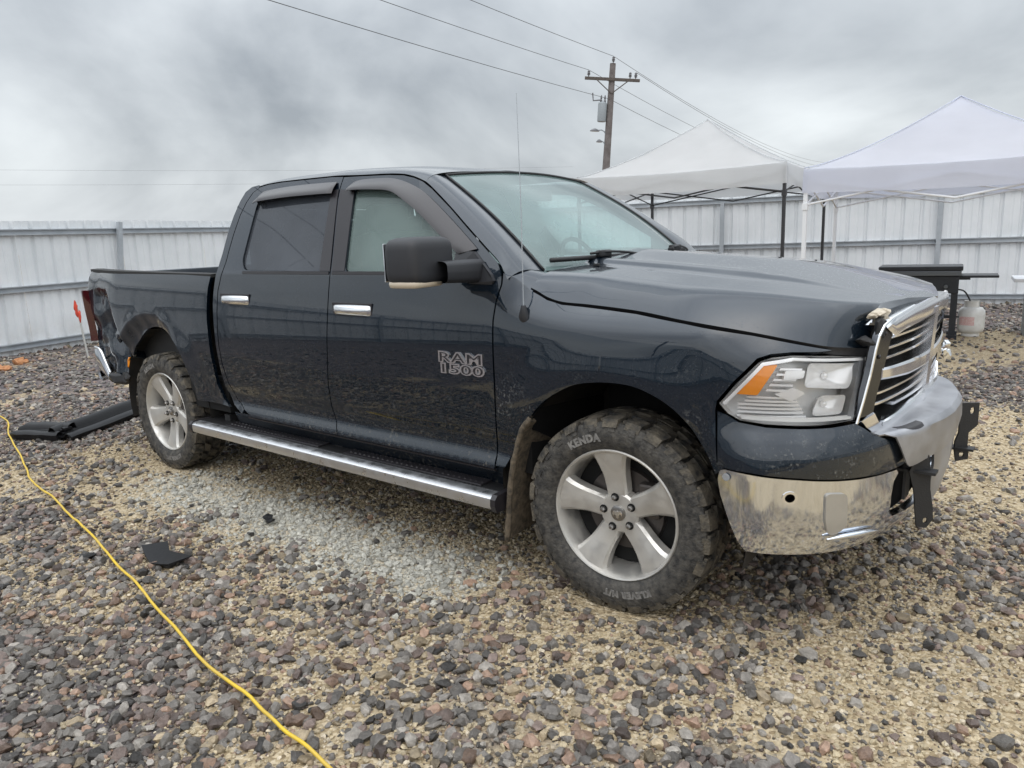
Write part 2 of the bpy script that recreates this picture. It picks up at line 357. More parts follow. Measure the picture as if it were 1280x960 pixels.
# ------------------------------------------------------------------ curve helpers and body surface functions
def pchip(xs,ys):
    n=len(xs);h=[xs[i+1]-xs[i] for i in range(n-1)];d=[(ys[i+1]-ys[i])/h[i] for i in range(n-1)]
    m=[d[0]]+[0 if d[i-1]*d[i]<=0 else 2*d[i-1]*d[i]/(d[i-1]+d[i]) for i in range(1,n-1)]+[d[-1]]
    def f(x):
        if x<=xs[0]: return ys[0]+m[0]*(x-xs[0])
        if x>=xs[-1]: return ys[-1]+m[-1]*(x-xs[-1])
        i=0
        while x>xs[i+1]: i+=1
        t=(x-xs[i])/h[i]
        return (ys[i]*(1+2*t)*(1-t)**2+h[i]*m[i]*t*(1-t)**2+ys[i+1]*t*t*(3-2*t)+h[i]*m[i+1]*t*t*(t-1))
    return f
def sstep(a,b,x):
    t=max(0.,min(1.,(x-a)/(b-a))); return t*t*(3-2*t)
def crom(P,n=12):
    Q=[];P=[P[0]]+list(P)+[P[-1]]
    for i in range(1,len(P)-2):
        for k in range(n):
            t=k/n;a,b,c,d=P[i-1],P[i],P[i+1],P[i+2]
            Q.append(tuple(.5*(2*b[j]+(c[j]-a[j])*t+(2*a[j]-5*b[j]+4*c[j]-d[j])*t*t+(3*b[j]-a[j]-3*c[j]+d[j])*t**3) for j in range(len(a))))
    Q.append(tuple(P[-2])); return Q
PLAN=[(-4.86,.80),(-4.80,.885),(-4.68,.945),(-4.45,.975),(-4.1,.985),(-2.7,.985),(-1.6,.985),(-.6,.985),(0,.985),(.25,.978),(.45,.955),(.60,.905),(.71,.83),(.79,.72),(.85,.58),(.89,.42),(.92,.22),(.93,.06),(.93,0)]
PL=crom(PLAN,24)
SL=[0]
for a,b in zip(PL,PL[1:]): SL.append(SL[-1]+math.dist(a,b))
_i0=min(range(len(PL)),key=lambda i:abs(PL[i][0]+1)); _off=SL[_i0]-PL[_i0][0]
SL=[s-_off for s in SL]; SEND=SL[-1]
def plan(s):

    i=min(max(bisect.bisect(SL,s)-1,0),len(SL)-2); t=(s-SL[i])/(SL[i+1]-SL[i])
    a,b=PL[i],PL[i+1]; 
    def tan(k):
        p,q=PL[max(k-1,0)],PL[min(k+1,len(PL)-1)]; d=math.dist(p,q) or 1; return ((q[0]-p[0])/d,(q[1]-p[1])/d)
    ta,tb=tan(i),tan(i+1); tx=ta[0]+(tb[0]-ta[0])*t; ty=ta[1]+(tb[1]-ta[1])*t
    return a[0]+(b[0]-a[0])*t,a[1]+(b[1]-a[1])*t,-ty,tx   # x,y,nx,ny (outward)
Ddoor=pchip([.40,.50,.545,.60,.64,.70,.80,.90,1.0,1.03,1.10,1.14,1.16,1.25,1.37],[.02,-.008,-.004,.016,.017,.011,.005,.0012,0,.0003,.0027,.0055,.0077,.021,.043])
Dfend=pchip([.5,.7,.9,1.0,1.06,1.11,1.15,1.20,1.235,1.265,1.30],[.016,.010,.002,.0,.0015,.005,.013,.040,.082,.127,.18])
Dbed=pchip([.45,.55,.65,.8,.95,1.05,1.12,1.2,1.25,1.3,1.36,1.40],[.02,.014,.012,.005,.0005,.001,.003,.008,.0135,.022,.038,.052])
Dfront=pchip([.32,.36,.42,.52,.64,.69,.74,.80,.86,.90,1.0,1.08,1.14,1.20],[.04,-.005,-.032,-.050,-.054,-.056,-.052,-.034,-.007,0,.006,.02,.05,.09])
def doff(s,z):
    a=sstep(-.60,-.05,s); b=sstep(.35,.62,s); c=sstep(-2.65,-2.85,s)
    o=Ddoor(z)
    if c>0: o=o*(1-c)+Dbed(z)*c
    if a>0: o=o*(1-a)+Dfend(z)*a
    if b>0: o=o*(1-b)+Dfront(z)*b
    # arch flares
    for cx in (0.0,-3.569):
        r=math.hypot(s-cx,z-.43)
        if z>.3: o-= .012*sstep(.74,.53,r)
    return o
def S(s,z,side=-1):
    x,y,nx,ny=plan(s); d=doff(s,z)
    return (x-nx*d, side*(y-ny*d), z)
def Yg(x,z):  # greenhouse half width
    return .940-(z-1.37)*.44-.10*max(0,z-1.6)**2 - .05*sstep(-1.2,-.3,x)*(z-1.37)

FR=[(p[1],p[0]) for p in PL if p[0]>.2][::-1]
def xfront(y):
    y=abs(y)
    for (a,b),(c,d) in zip(FR,FR[1:]):
        if c>=y: 
            return b+(d-b)*(y-a)/((c-a) or 1)
    return FR[-1][1]
def G(y,z,o=0.0):
    return (xfront(y)+.02-.030*max(0.,1-(y/.55)**2)+.045*(z-.98)+o,y,z)

# ------------------------------------------------------------------ the truck's body surfaces (x forward from the front axle, visible side at -y)
TR = empty('pickup_truck')
tag(TR, 'dark blue crew cab pickup truck with a crumpled rear side and broken hood corner', 'truck')
NZ = lambda x, y, z: noise.noise(Vector((x, y, z)))
def crush(s, z):
    """dents of the visible rear quarter"""
    o = .045*sstep(-4.02, -4.5, s)
    sf = -4.20+(1.235-z)*.565; t = sf-s
    if t > -.02 and z < 1.27:
        k = sstep(1.27, 1.18, z)
        o += (.035*k*sstep(0, .03, t)+.085*sstep(1.26, .80, z)*sstep(0, .05, t))*(1-.72*sstep(.2, .48, t)); o += k*.026*sstep(0, .1, t)*NZ(s*9, z*7, 2.2)
    r = math.hypot(s+3.569, (z-.45))
    if z > .6: o += (.040*sstep(.66, .53, r)+.012*sstep(.72, .58, r)*NZ(s*8, z*8, 5.1))*sstep(-3.2, -3.5, s)
    return o
def fs(side):
    if side < 0: return lambda s, z: _SB(s, z)
    return lambda s, z: S(s, z, 1)
def _SB(s, z):
    x, y, nx, ny = plan(s); d = doff(s, z)+(crush(s, z) if s < -3.1 else 0); return (x-nx*d, -(y-ny*d), z)
def fdoor(side, off=0.0):
    """door skin: body side below the belt line, leaning glasshouse above it"""
    def g(x, z):
        a = sstep(1.355, 1.385, z)
        y = (S(x, z, 1)[1] if a < 1 else 0)*(1-a)+(Yg(x, z) if a > 0 else 0)*a
        return (x, side*(y+off), z)
    return g
def off(fn, d, sgn):
    """surface moved outward by d"""
    def g(a, b):
        p = Vector(fn(a, b)); n = (Vector(fn(a+.004, b))-Vector(fn(a-.004, b))).cross(Vector(fn(a, b+.004))-Vector(fn(a, b-.004))).normalized()*sgn
        return tuple(p+n*d)
    return g

FD = [(-.564, .53), (-.562, .75), (-.560, .94), (-.561, 1.18), (-.551, 1.26), (-.533, 1.33), (-.535, 1.375), (-.566, 1.418), (-.65, 1.474), (-.79, 1.568), (-.925, 1.662), (-1.074, 1.757), (-1.15, 1.797), (-1.217, 1.819), (-1.30, 1.837), (-1.41, 1.847), (-1.63, 1.857), (-1.762, 1.862),
      (-1.764, 1.80), (-1.755, 1.74), (-1.681, 1.47), (-1.656, 1.37), (-1.658, 1.218), (-1.661, 1.137), (-1.678, .968), (-1.699, .794), (-1.696, .663), (-1.657, .563), (-1.640, .53)]
FW = rounded([(-1.548, 1.378), (-1.640, 1.795), (-1.56, 1.815), (-1.37, 1.800), (-1.24, 1.765), (-1.10, 1.70), (-.90, 1.572), (-.72, 1.452), (-.64, 1.385)], .03)
RD = [(x-.007, z) for x, z in FD[17:]]
RD = [(-1.769, 1.864)]+RD[1:][:]
RDback = [(-2.44, .53), (-2.52, .562), (-2.604, .614), (-2.676, .71), (-2.711, .823), (-2.721, .946), (-2.707, 1.115), (-2.698, 1.266), (-2.672, 1.36), (-2.66, 1.43), (-2.662, 1.519), (-2.660, 1.6), (-2.648, 1.706), (-2.622, 1.78), (-2.585, 1.832), (-2.53, 1.860), (-2.45, 1.870), (-2.311, 1.874), (-1.861, 1.870)]
RD = RD+RDback
RW = rounded([(-2.452, 1.388), (-1.752, 1.378), (-1.835, 1.812), (-2.462, 1.822), (-2.508, 1.772), (-2.496, 1.44)], .035)
ARCHF = [(-.505, .545), (-.478, .60), (-.415, .716), (-.357, .796), (-.278, .871), (-.159, .938), (-.06, .962), (.023, .969), (.10, .967), (.158, .955), (.225, .928), (.282, .893), (.335, .846), (.371, .80), (.412, .735), (.437, .68)]
ARCHF = crom(ARCHF, 3)
HG = [(-.405, 1.315), (-.374, 1.301), (-.32, 1.276), (-.249, 1.259), (-.132, 1.251), (.096, 1.235), (.305, 1.209), (.547, 1.172), (.726, 1.139), (.852, 1.115), (1.032, 1.094)]
HL = [(.445, .929), (.50, .997), (.578, 1.078), (.62, 1.090), (.687, 1.096), (.85, 1.086), (1.020, 1.066), (.975, .955), (.930, .856), (.82, .854), (.712, .858), (.60, .863), (.518, .873), (.475, .895)]
FENDER = [(-.556, .545)]+ARCHF+[(.445, .70), (.437, .80), (.432, .905), (.436, .936), (.49, 1.007), (.567, 1.088), (.615, 1.102), (.687, 1.107), (.80, 1.103)]+[(a, b-.011) for a, b in HG[::-1][1:]]+[(-.43, 1.325), (-.47, 1.352), (-.505, 1.37), (-.527, 1.375), (-.526, 1.33), (-.544, 1.26), (-.553, 1.18), (-.552, .94), (-.554, .75)]
BEDARCH = [(-3.055, .565), (-3.075, .65), (-3.133, .757), (-3.197, .868), (-3.265, .937), (-3.336, .985), (-3.43, 1.008), (-3.541, 1.010), (-3.64, .99), (-3.729, .945), (-3.86, .862), (-3.939, .77), (-4.0, .637), (-4.03, .56)]
BEDARCH = crom(BEDARCH, 3)
BED = [(-2.79, 1.350), (-2.807, 1.281), (-2.831, 1.088), (-2.835, .889), (-2.813, .688), (-2.76, .60), (-2.69, .562)]+BEDARCH+[(-4.2, .575), (-4.42, .62), (-4.58, .70), (-4.655, .80), (-4.68, .95), (-4.69, 1.10), (-4.695, 1.23), (-4.67, 1.32), (-4.60, 1.372), (-4.1, 1.376), (-3.4, 1.369)]
CABREAR = [(x-.008, z) for x, z in RDback[1:16]]+[(-2.55, 1.875), (-2.62, 1.868), (-2.672, 1.842), (-2.700, 1.79), (-2.722, 1.70), (-2.732, 1.60), (-2.728, 1.48), (-2.735, 1.36), (-2.752, 1.2), (-2.757, .95), (-2.748, .80), (-2.72, .68), (-2.64, .58), (-2.54, .535)]
FASCIA = [(.437, .672), (.447, .72), (.444, .80), (.440, .900), (.470, .890), (.512, .866), (.60, .852), (.712, .846), (.82, .842), (.93, .843), (.965, .822), (1.0, .795), (1.05, .775), (1.10, .760), (1.20, .745), (1.21, .655), (1.16, .650), (1.02, .652), (.83, .668), (.70, .685), (.56, .700), (.47, .704)]
BUMP = [(.445, .655), (.452, .690), (.47, .697), (.56, .691), (.70, .676), (.83, .659), (.93, .649), (1.02, .643), (1.09, .640), (1.15, .636), (1.165, .62), (1.135, .595), (1.125, .54), (1.13, .48), (1.17, .445), (1.30, .43), (1.50, .425), (SEND-.002, .425), (SEND-.002, .372), (1.40, .364), (1.25, .362), (1.10, .366), (.93, .372), (.78, .384), (.65, .392), (.545, .398), (.52, .43), (.49, .50), (.455, .60)]

for side in (-1, 1):
    sg = -side
    f1 = fs(side); fd = fdoor(side)
    panel('front_fender', FENDER, f1, 'paint_front', TR, sgn=sg, sp=.035, grid=.022 if side < 0 else .05, depth=.03)
    d = panel('front_door', FD, fd, 'paint', TR, holes=[FW], sgn=sg, sp=.03, grid=.02 if side < 0 else .05, depth=.025)
    panel('window_glass', FW, fdoor(side, -.012), 'sideglass', d, sgn=sg, sp=.05, depth=.001)
    d2 = panel('rear_door', RD, fd, 'paint', TR, holes=[RW], sgn=sg, sp=.03, grid=.02 if side < 0 else .05, depth=.025)
    panel('window_glass', RW, fdoor(side, -.012), 'tinted', d2, sgn=sg, sp=.05, depth=.001)
    panel('pillar_trim', [(-1.752, 1.384), (-1.666, 1.384), (-1.760, 1.74), (-1.775, 1.80), (-1.832, 1.80)], fdoor(side, .003), 'satin', d2, sgn=sg, sp=.05, depth=.006)
    panel('pillar_trim', [(-1.651, 1.384), (-1.552, 1.384), (-1.640, 1.785), (-1.757, 1.80), (-1.747, 1.74)], fdoor(side, .003), 'satin', d, sgn=sg, sp=.05, depth=.006)
    # window seals along the belt
    for dd, xa, xb in ((d, -1.645, -.66), (d2, -2.455, -1.67)):
        mb = MB(); mb.solid(lambda u, v, xa=xa, xb=xb: (xa+(xb-xa)*u, side*(Yg(-1.5, 1.372)+.006-.003*v), 1.366+.016*v), 20, 1, .006); mb.build('belt_seal', 'satin', dd)
    panel('cab_corner', CABREAR, fd, 'paint', TR, sgn=sg, sp=.03, depth=.05)
    if side < 0: panel('bed_side', BED, f1, 'paint', TR, sgn=sg, sp=.025, grid=.02, depth=.02)['label'] = 'crumpled bed side with a torn wheel arch'
    else: panel('bed_side', BED, f1, 'paint', TR, sgn=sg, sp=.04, depth=.02)
    panel('bumper_fascia', FASCIA, f1, 'paint_front', TR, sgn=sg, sp=.03, grid=.022, depth=.02)
    b = panel('front_bumper', BUMP, off(f1, -.006, sg), 'bumper', TR, sgn=sg, sp=.03, grid=.03, depth=.03, holes=[[(.676+.016*math.cos(k*.5236), .613+.016*math.sin(k*.5236)) for k in range(12)]])
    if side < 0: b['label'] = 'mud splashed chrome bumper end'
    mb = MB(); hp = [(.676+.024*math.cos(k*.5236), .613+.024*math.sin(k*.5236)) for k in range(12)]
    panel('sensor_ring', hp, off(f1, -.003, sg), 'chrome_clean', b, holes=[[(.676+.0155*math.cos(k*.5236), .613+.0155*math.sin(k*.5236)) for k in range(12)]], sgn=sg, sp=.02, depth=.02)
    fog = rounded([(.786, .622), (.868, .610), (.878, .485), (.84, .462), (.806, .466), (.790, .52)], .02)
    panel('fog_lamp_cover', fog, off(f1, .002, sg), 'fog', b, sgn=sg, sp=.03, depth=.02)
    mb = MB(); pa = [Vector(off(f1, .008, sg)(a, z)) for a, z in ((.80, .452), (.86, .452), (.93, .446), (1.0, .438), (1.06, .425))]; mb.tube(crom([tuple(p_) for p_ in pa], 5), [.004+.008*math.sin(math.pi*k/20) for k in range(21)], 12); mb.build('bumper_ridge', 'bumper', b, True)
    mb = MB(); mb.lathe([(.0, .002), (.012, .002), (.014, 0)], 10, Matrix.Translation(off(f1, .001, sg)(.478, .672)) @ Matrix.Rotation(R(90)*side*-1, 4, 'X')); mb.build('bolt', 'grey_shell', b)
    # inner wheel houses
    for cx, y0, y1 in ((0, .30, .955), (-3.569, .40, .93)):
        mb = MB(); mb.grid(lambda u, v: (cx+(.525+.03*v)*math.cos(R(-15+210*u)), side*(y0+(y1-y0)*v), .455+(.515+.02*v)*math.sin(R(-15+210*u))), 28, 3)
        mb.grid(lambda u, v: (cx+.53*v*math.cos(R(-15+210*u)), side*y0, .455+.52*v*math.sin(R(-15+210*u))), 28, 2)
        mb.build('wheel_house', 'liner', TR, True)
    # rocker below the doors
    mb = MB(); mb.grid(lambda u, v: (-2.70+2.15*u, side*(.945-.05*v), .520-.12*v), 12, 2); mb.build('rocker_panel', 'paint', TR, True)
    mb = MB(); mb.tube([(-2.5, side*.972, .513), (-.58, side*.972, .513)], .005, 6); mb.build('sill_strip', 'satin', TR)
    # door handles
    for dd, xc, zc in ((d, -1.471, 1.192), (d2, -2.517, 1.216)):
        base = Vector(fd(xc, zc)); mb = MB()
        mb.grid(lambda u, v: tuple(base+Vector(((u-.5)*.285*(1-.0), side*(.028*(math.sin(math.pi*u)**.45)*max(0, math.sin(math.pi*v))**.5+.002), (v-.5)*.058*(.75+.25*math.sin(math.pi*u)**.4)))), 20, 10)
        h = mb.build('door_handle', 'chrome', dd, True)
        mb = MB(); mb.box(tuple(base+Vector((0, side*-.001, .002))), (.30, .008, .070), bev=.003); mb.build('handle_recess', 'satin', h)
    # vent visors over the windows
    def visor(name, pu, pl, dd):
        A = crom([(a, b) for a, b in pu], 6); B = crom([(a, b) for a, b in pl], 6)
        def at(P, u): k = u*(len(P)-1); i = min(int(k), len(P)-2); t = k-i; return P[i][0]*(1-t)+P[i+1][0]*t, P[i][1]*(1-t)+P[i+1][1]*t
        def g(u, v):
            a, b = at(A, u), at(B, u); x, z = a[0]*(1-v)+b[0]*v, a[1]*(1-v)+b[1]*v
            return (x, side*(Yg(x, z)+.004+.034*math.sin(min(1, v*1.2)*math.pi/2)*(.5+.5*math.sin(math.pi*min(1, max(0, u)))**.35)), z)
        mb = MB(); mb.solid(g, 36, 6, .003 if side < 0 else -.003); return mb.build(name, 'visor', dd, 40)
    visor('vent_visor', [(-1.690, 1.802), (-1.660, 1.827), (-1.595, 1.836), (-1.48, 1.834), (-1.367, 1.826), (-1.246, 1.796), (-1.102, 1.737), (-.899, 1.612), (-.695, 1.476)],
          [(-1.680, 1.785), (-1.650, 1.786), (-1.58, 1.785), (-1.46, 1.778), (-1.324, 1.762), (-1.196, 1.706), (-1.072, 1.640), (-.92, 1.545), (-.785, 1.458)], d)
    visor('vent_visor', [(-2.525, 1.779), (-2.49, 1.812), (-2.448, 1.832), (-2.2, 1.843), (-1.95, 1.842), (-1.80, 1.838)], [(-2.515, 1.766), (-2.47, 1.772), (-2.42, 1.775), (-2.2, 1.782), (-1.95, 1.782), (-1.80, 1.780)], d2)
    # sail panel and mirror
    mb = MB(); mb.prism([(-.805, 1.475), (-.700, 1.466), (-.575, 1.372), (-.560, 1.345), (-.575, 1.328), (-.70, 1.330), (-.80, 1.372)], 0, .018, lambda p, q, h: (p, side*(Yg(p, max(q, 1.37))+.002+h*(1 if q > 1.34 else .6)), q)); mb.build('mirror_base', 'mirror_black', d)
    def sup(c, r, e, n=20, m=14, rot=None):
        def g(u, v):
            a = 2*math.pi*u; b = math.pi*(v-.5); f = lambda w: math.copysign(abs(w)**e, w)
            p = Vector((r[0]*f(math.cos(b))*f(math.cos(a)), r[1]*f(math.cos(b))*f(math.sin(a)), r[2]*f(math.sin(b))))
            if rot: p = rot @ p
            return tuple(Vector(c)+p)
        q = MB(); q.grid(g, n, m); return q
    if side > 0: continue                                   # the far mirror is gone
    rot = Matrix.Rotation(R(-8*side), 3, 'Z')
    q = sup((-.770, side*1.175, 1.440), (.088, .145, .098), .40, 32, 20, rot); mir = q.build('side_mirror', 'mirror_black', d, True)
    mb = MB(); mb.solid(lambda u, v: (-.70+.085*v-.0*u, side*(.945+.22*(1-u)), 1.400-.045*(1-v)), 4, 4, .02)
    mb2 = MB(); sq = lambda w_: math.copysign(abs(w_)**.45, w_); mb2.grid(lambda u, v: (-.700+.070*sq(math.cos(2*math.pi*v))*(1.0-.22*u)+.012*u, side*(1.16-.235*u), 1.392+.050*sq(math.sin(2*math.pi*v))*(.9+.1*u)-.006*u), 6, 24); mb2.build('mirror_arm', 'mirror_black', mir, True)
    q = sup((-.768, side*1.205, 1.352), (.080, .106, .019), .4, 20, 8, rot); q.build('turn_signal', 'lampclear', mir, True)
    q = MB(); q.box((-.856, side*1.18, 1.437), (.006, .23, .155), bev=.002); q.build('mirror_glass', 'chrome', mir)

# roof
zgl = pchip([-2.72, -2.69, -2.62, -2.53, -2.45, -2.31, -1.86, -1.63, -1.41, -1.30, -1.217, -1.13], [1.74, 1.80, 1.852, 1.868, 1.877, 1.881, 1.877, 1.865, 1.855, 1.845, 1.827, 1.797])
zcl = pchip([-2.72, -2.69, -2.62, -2.45, -2.2, -1.8, -1.45, -1.25, -1.13], [1.80, 1.845, 1.888, 1.915, 1.926, 1.928, 1.912, 1.888, 1.862])
def roof(u, v):
    x = -2.715+(1.585)*u; t = abs(v*2-1); side = 1 if v > .5 else -1
    t = 1-(1-t)**1.35 if False else t
    zg, zc = zgl(x), zcl(x); y = Yg(x, zg)*t; q = t**2*.32+t**7*.68*.55+t**26*.68*.45
    return (x+.05*(1-t*t)*sstep(.6, 1, u)*0, side*y, zc+(zg-zc)*q)
mb = MB(); mb.grid(lambda u, v: roof(1-(1-u), v), 60, 64); rf = mb.build('roof', 'paint', TR, True)
GUT = [(-1.13, 1.797), (-1.074, 1.766), (-.925, 1.670), (-.79, 1.577), (-.65, 1.483), (-.566, 1.427), (-.522, 1.385), (-.50, 1.35)]
WE0, WE1 = Vector((-1.135, .604, 1.828)), Vector((-.475, .715, 1.372))
GC = crom([(x, Yg(x, max(z, 1.37)), z) for x, z in GUT], 6)
def wedge(t): p = WE0.lerp(WE1, t); return p+Vector((.02, .012, .018))*math.sin(math.pi*t)
for side in (-1, 1):
    def apil(u, v):
        k = u*(len(GC)-1); i = min(int(k), len(GC)-2); g = Vector(GC[i]).lerp(Vector(GC[i+1]), k-i); e = wedge(u)
        p = g.lerp(e, v); p += Vector((.012, .03, .022))*math.sin(math.pi*v)*(.6+.4*u); return (p.x, side*p.y, p.z)
    mb = MB(); mb.grid(apil, 40, 8) if side < 0 else mb.grid(lambda u, v: apil(u, 1-v), 40, 8); mb.build('windshield_pillar', 'paint', TR, True)
# windshield and its black edge
def ws(u, v):
    """u across, v from base to header"""
    t = u*2-1; e = wedge(1-v); top = 1-v
    bow = (1-t*t)*(.16*top+.035*v); cr_ = (1-t*t)*(.028*v+.0*top)
    return (e.x+bow, t*e.y, e.z+cr_+.012*math.sin(math.pi*v)*(1-t*t))
mb = MB(); mb.grid(ws, 40, 24); wsh = mb.build('windshield', 'windshield', TR, True)
rim = [Vector(ws(u/40, 1)) for u in range(41)]; rim2 = [Vector(ws(0, v/20)) for v in range(21)]; rim3 = [Vector(ws(1, v/20)) for v in range(21)]
for p in (rim, rim2, rim3): mb = MB(); mb.tube([q+Vector((.003, 0, .004)) for q in p], .0065, 6); mb.build('windshield_seal', 'black', wsh, True)
# cab back wall and window
mb = MB()
for (y0, y1, z0, z1) in ((-.92, .92, .55, 1.36), (-.70, -.55, 1.36, 1.80), (.55, .70, 1.36, 1.80), (-.70, .70, 1.74, 1.83)):
    mb.box((-2.715, (y0+y1)/2, (z0+z1)/2), (.04, y1-y0, z1-z0-.002))
mb.build('cab_back', 'paint', TR)
mb = MB(); mb.box((-2.712, 0, 1.55), (.006, 1.10, .38)); mb.build('rear_window', 'tinted', TR)

# ---- hood
EC = crom([tuple(Vector(S(a, b, 1))) for a, b in HG], 6)
ZSH = pchip([-.45, -.32, .19, .53, .80, .95], [1.374, 1.364, 1.322, 1.292, 1.250, 1.222])
HF = [Vector((xfront(y)-.012, y, z)) for y, z in ((.0, 1.246), (.11, 1.243), (.32, 1.234), (.46, 1.220), (.545, 1.205), (.585, 1.185), (.607, 1.147), (.620, 1.11))]
def hood_z(x, t, ez):
    """rise above the hood's side edge at distance t (0 edge .. 1 centre)"""
    fr = sstep(.30, .93, x); k = max(.02, ZSH(x)-ez)
    flank = k*(1-(1-min(1, t/.17))**2.0)
    a = max(0, t-.12)/.38
    dome = .034*min(1, a)*(1-.25*min(1, a))+.022*sstep(.45, .53, t)*(1-.6*fr)+.026*sstep(.45, 1.1, t)
    return flank+dome*(1-.62*fr)
XR, XF = -.40, .90
def hood(u, v):
    """u rear to front, v from one edge over the centre to the other"""
    t = 1-abs(v*2-1); side = -1 if v < .5 else 1
    k = u*(len(EC)-1); i = min(int(k), len(EC)-2); e = Vector(EC[i]).lerp(Vector(EC[i+1]), k-i)
    y = e.y*(1-t)
    xr = -.40-.02*(t)+.0*t; xc = xr+(xfront(y)+.014-xr)*u            # straight grid towards the curved front
    blend = sstep(0, .25, t); x = e.x*(1-blend)+xc*blend
    x = e.x+(xc-e.x)*t**.8
    z = e.z+hood_z(x, t, e.z)
    # roll down at the leading edge
    dx = max(0, xfront(y)+.014-x); z -= .014*sstep(.05, 0, dx)
    # small dents
    for (a, b, r, dpt) in ((.42, -.40, .05, .006), (-.05, -.52, .03, .004)): 
        q = math.hypot(x-a, side*y-b); z -= dpt*sstep(r, 0, q)
    return (x, side*y, z)
mb = MB(); mb.grid(hood, 70, 96)
NV = 97
drop = []
hd = mk('hood', mb.V, mb.F, 'paint', TR, True)
# hood edge thickness
for v0 in (0., 1.):
    mb = MB(); mb.grid(lambda u, v: tuple(Vector(hood(u, v0))+Vector((0, (-.0 if v0 else .0)+(.02*v if v0 < .5 else -.02*v), -.03*v))), 60, 1); mb.build('hood_edge', 'black', hd)
mb = MB(); mb.grid(lambda u, v: tuple(Vector(hood(1, u))+Vector((-.01*v, 0, -.05*v))), 80, 1); mb.build('hood_lip', 'paint', hd, True)
# dark gutter under the hood gap
for side in (-1, 1):
    mb = MB(); mb.grid(lambda u, v: (lambda e: (e.x, side*(e.y+.012-.10*v), e.z-.045-.03*v))(Vector(EC[int(u*(len(EC)-1))])), len(EC)-1, 2); mb.build('hood_gutter', 'dark', TR)
# torn front corner of the hood
q = MB()
def clump(c, r, n, seed):
    random.seed(seed); bm = bmesh.new()
    for k in range(n):
        p = Vector((random.gauss(0, 1), random.gauss(0, 1), random.gauss(0, 1))).normalized()*random.uniform(.7, 1); bm.verts.new((c[0]+p.x*r[0], c[1]+p.y*r[1], c[2]+p.z*r[2]))
    bmesh.ops.convex_hull(bm, input=bm.verts[:]); bm.verts.index_update(); q.add([v.co.copy() for v in bm.verts], [tuple(v.index for v in f.verts) for f in bm.faces]); bm.free()
clump((.845, -.545, 1.216), (.035, .040, .018), 26, 1); clump((.862, -.505, 1.215), (.022, .022, .020), 20, 2); clump((.835, -.575, 1.208), (.022, .022, .014), 18, 3)
q.build('torn_hood_corner', 'tan_foam', hd)
q = MB(); clump((.858, -.582, 1.160), (.030, .028, .055), 30, 4); clump((.825, -.617, 1.122), (.040, .03, .024), 24, 5); clump((.862, -.560, 1.188), (.024, .026, .024), 22, 6)
q.build('broken_hood_edge', 'black', hd)
# washer nozzles
for y in (-.52, .05): 
    p = Vector(hood(.13, .5+y/1.7)); mb = MB(); mb.box((p.x, p.y, p.z+.006), (.03, .012, .012), bev=.003); mb.build('washer_nozzle', 'black', hd)
# cowl
mb = MB(); mb.grid(lambda u, v: (lambda a: (a[0]-.01+.16*v, a[1], a[2]-.012-.03*v))(ws(u, 0)), 24, 3); mb.build('cowl', 'black', TR, True)
# fender tops beside the windshield
FTOP = [(-.395, 1.296), (-.43, 1.325), (-.47, 1.352), (-.505, 1.370), (-.530, 1.375)]
for side in (-1, 1):
    def ft(u, v):
        k = u*4; i = min(int(k), 3); q0 = FTOP[i]; q1 = FTOP[i+1]; a = Vector(S(q0[0]+(q1[0]-q0[0])*(k-i), q0[1]+(q1[1]-q0[1])*(k-i), 1)); b = Vector((-.395-.08*u, .735-.018*u, 1.358+.014*u)); p = a.lerp(b, v)+Vector((0, .006, .014))*math.sin(math.pi*v); return (p.x, side*p.y, p.z)
    mb = MB(); mb.grid(ft if side < 0 else (lambda u, v: ft(u, 1-v)), 8, 8); mb.build('fender_corner', 'paint', TR, True)
# wipers
for (y0, y1) in ((-.66, -.10), (.02, .58)):
    def wp(y, h): a = ws((y/.70+1)/2, .035+h); return Vector(a)+Vector((.018, 0, .020))
    w_ = MB(); w_.tube([wp(y0+(y1-y0)*k/12, .01) for k in range(13)], .011, 6); wb = w_.build('wiper', 'black', TR, True)
    w_ = MB(); w_.tube([wp(y0+(y1-y0)*k/12, .0)+Vector((.015, 0, .028*math.sin(math.pi*k/12))) for k in range(4, 13)], .006, 6); w_.build('wiper_arm', 'black', wb, True)
    w_ = MB(); c_ = wp((y0+y1)/2, .01); w_.box(tuple(c_+Vector((.008, 0, .016))), (.03, .10, .03), bev=.008); w_.build('wiper_joint', 'black', wb)
# antenna
ab = Vector(S(-.40, 1.205, -1)); mb = MB(); mb.tube([ab+Vector((0, .03, -.03)), ab+Vector((0, -.004, .0)), ab+Vector((0, -.002, .042))], [.030, .022, .010], 10); an = mb.build('antenna', 'mirror_black', TR, 50)
mb = MB(); mb.tube([ab+Vector((0, -.002, .04)), ab+Vector((.004, -.002, .45)), ab+Vector((0, -.002, .865))], [.0028, .0018, .0014], 6); mb.build('mast', 'steel', an)

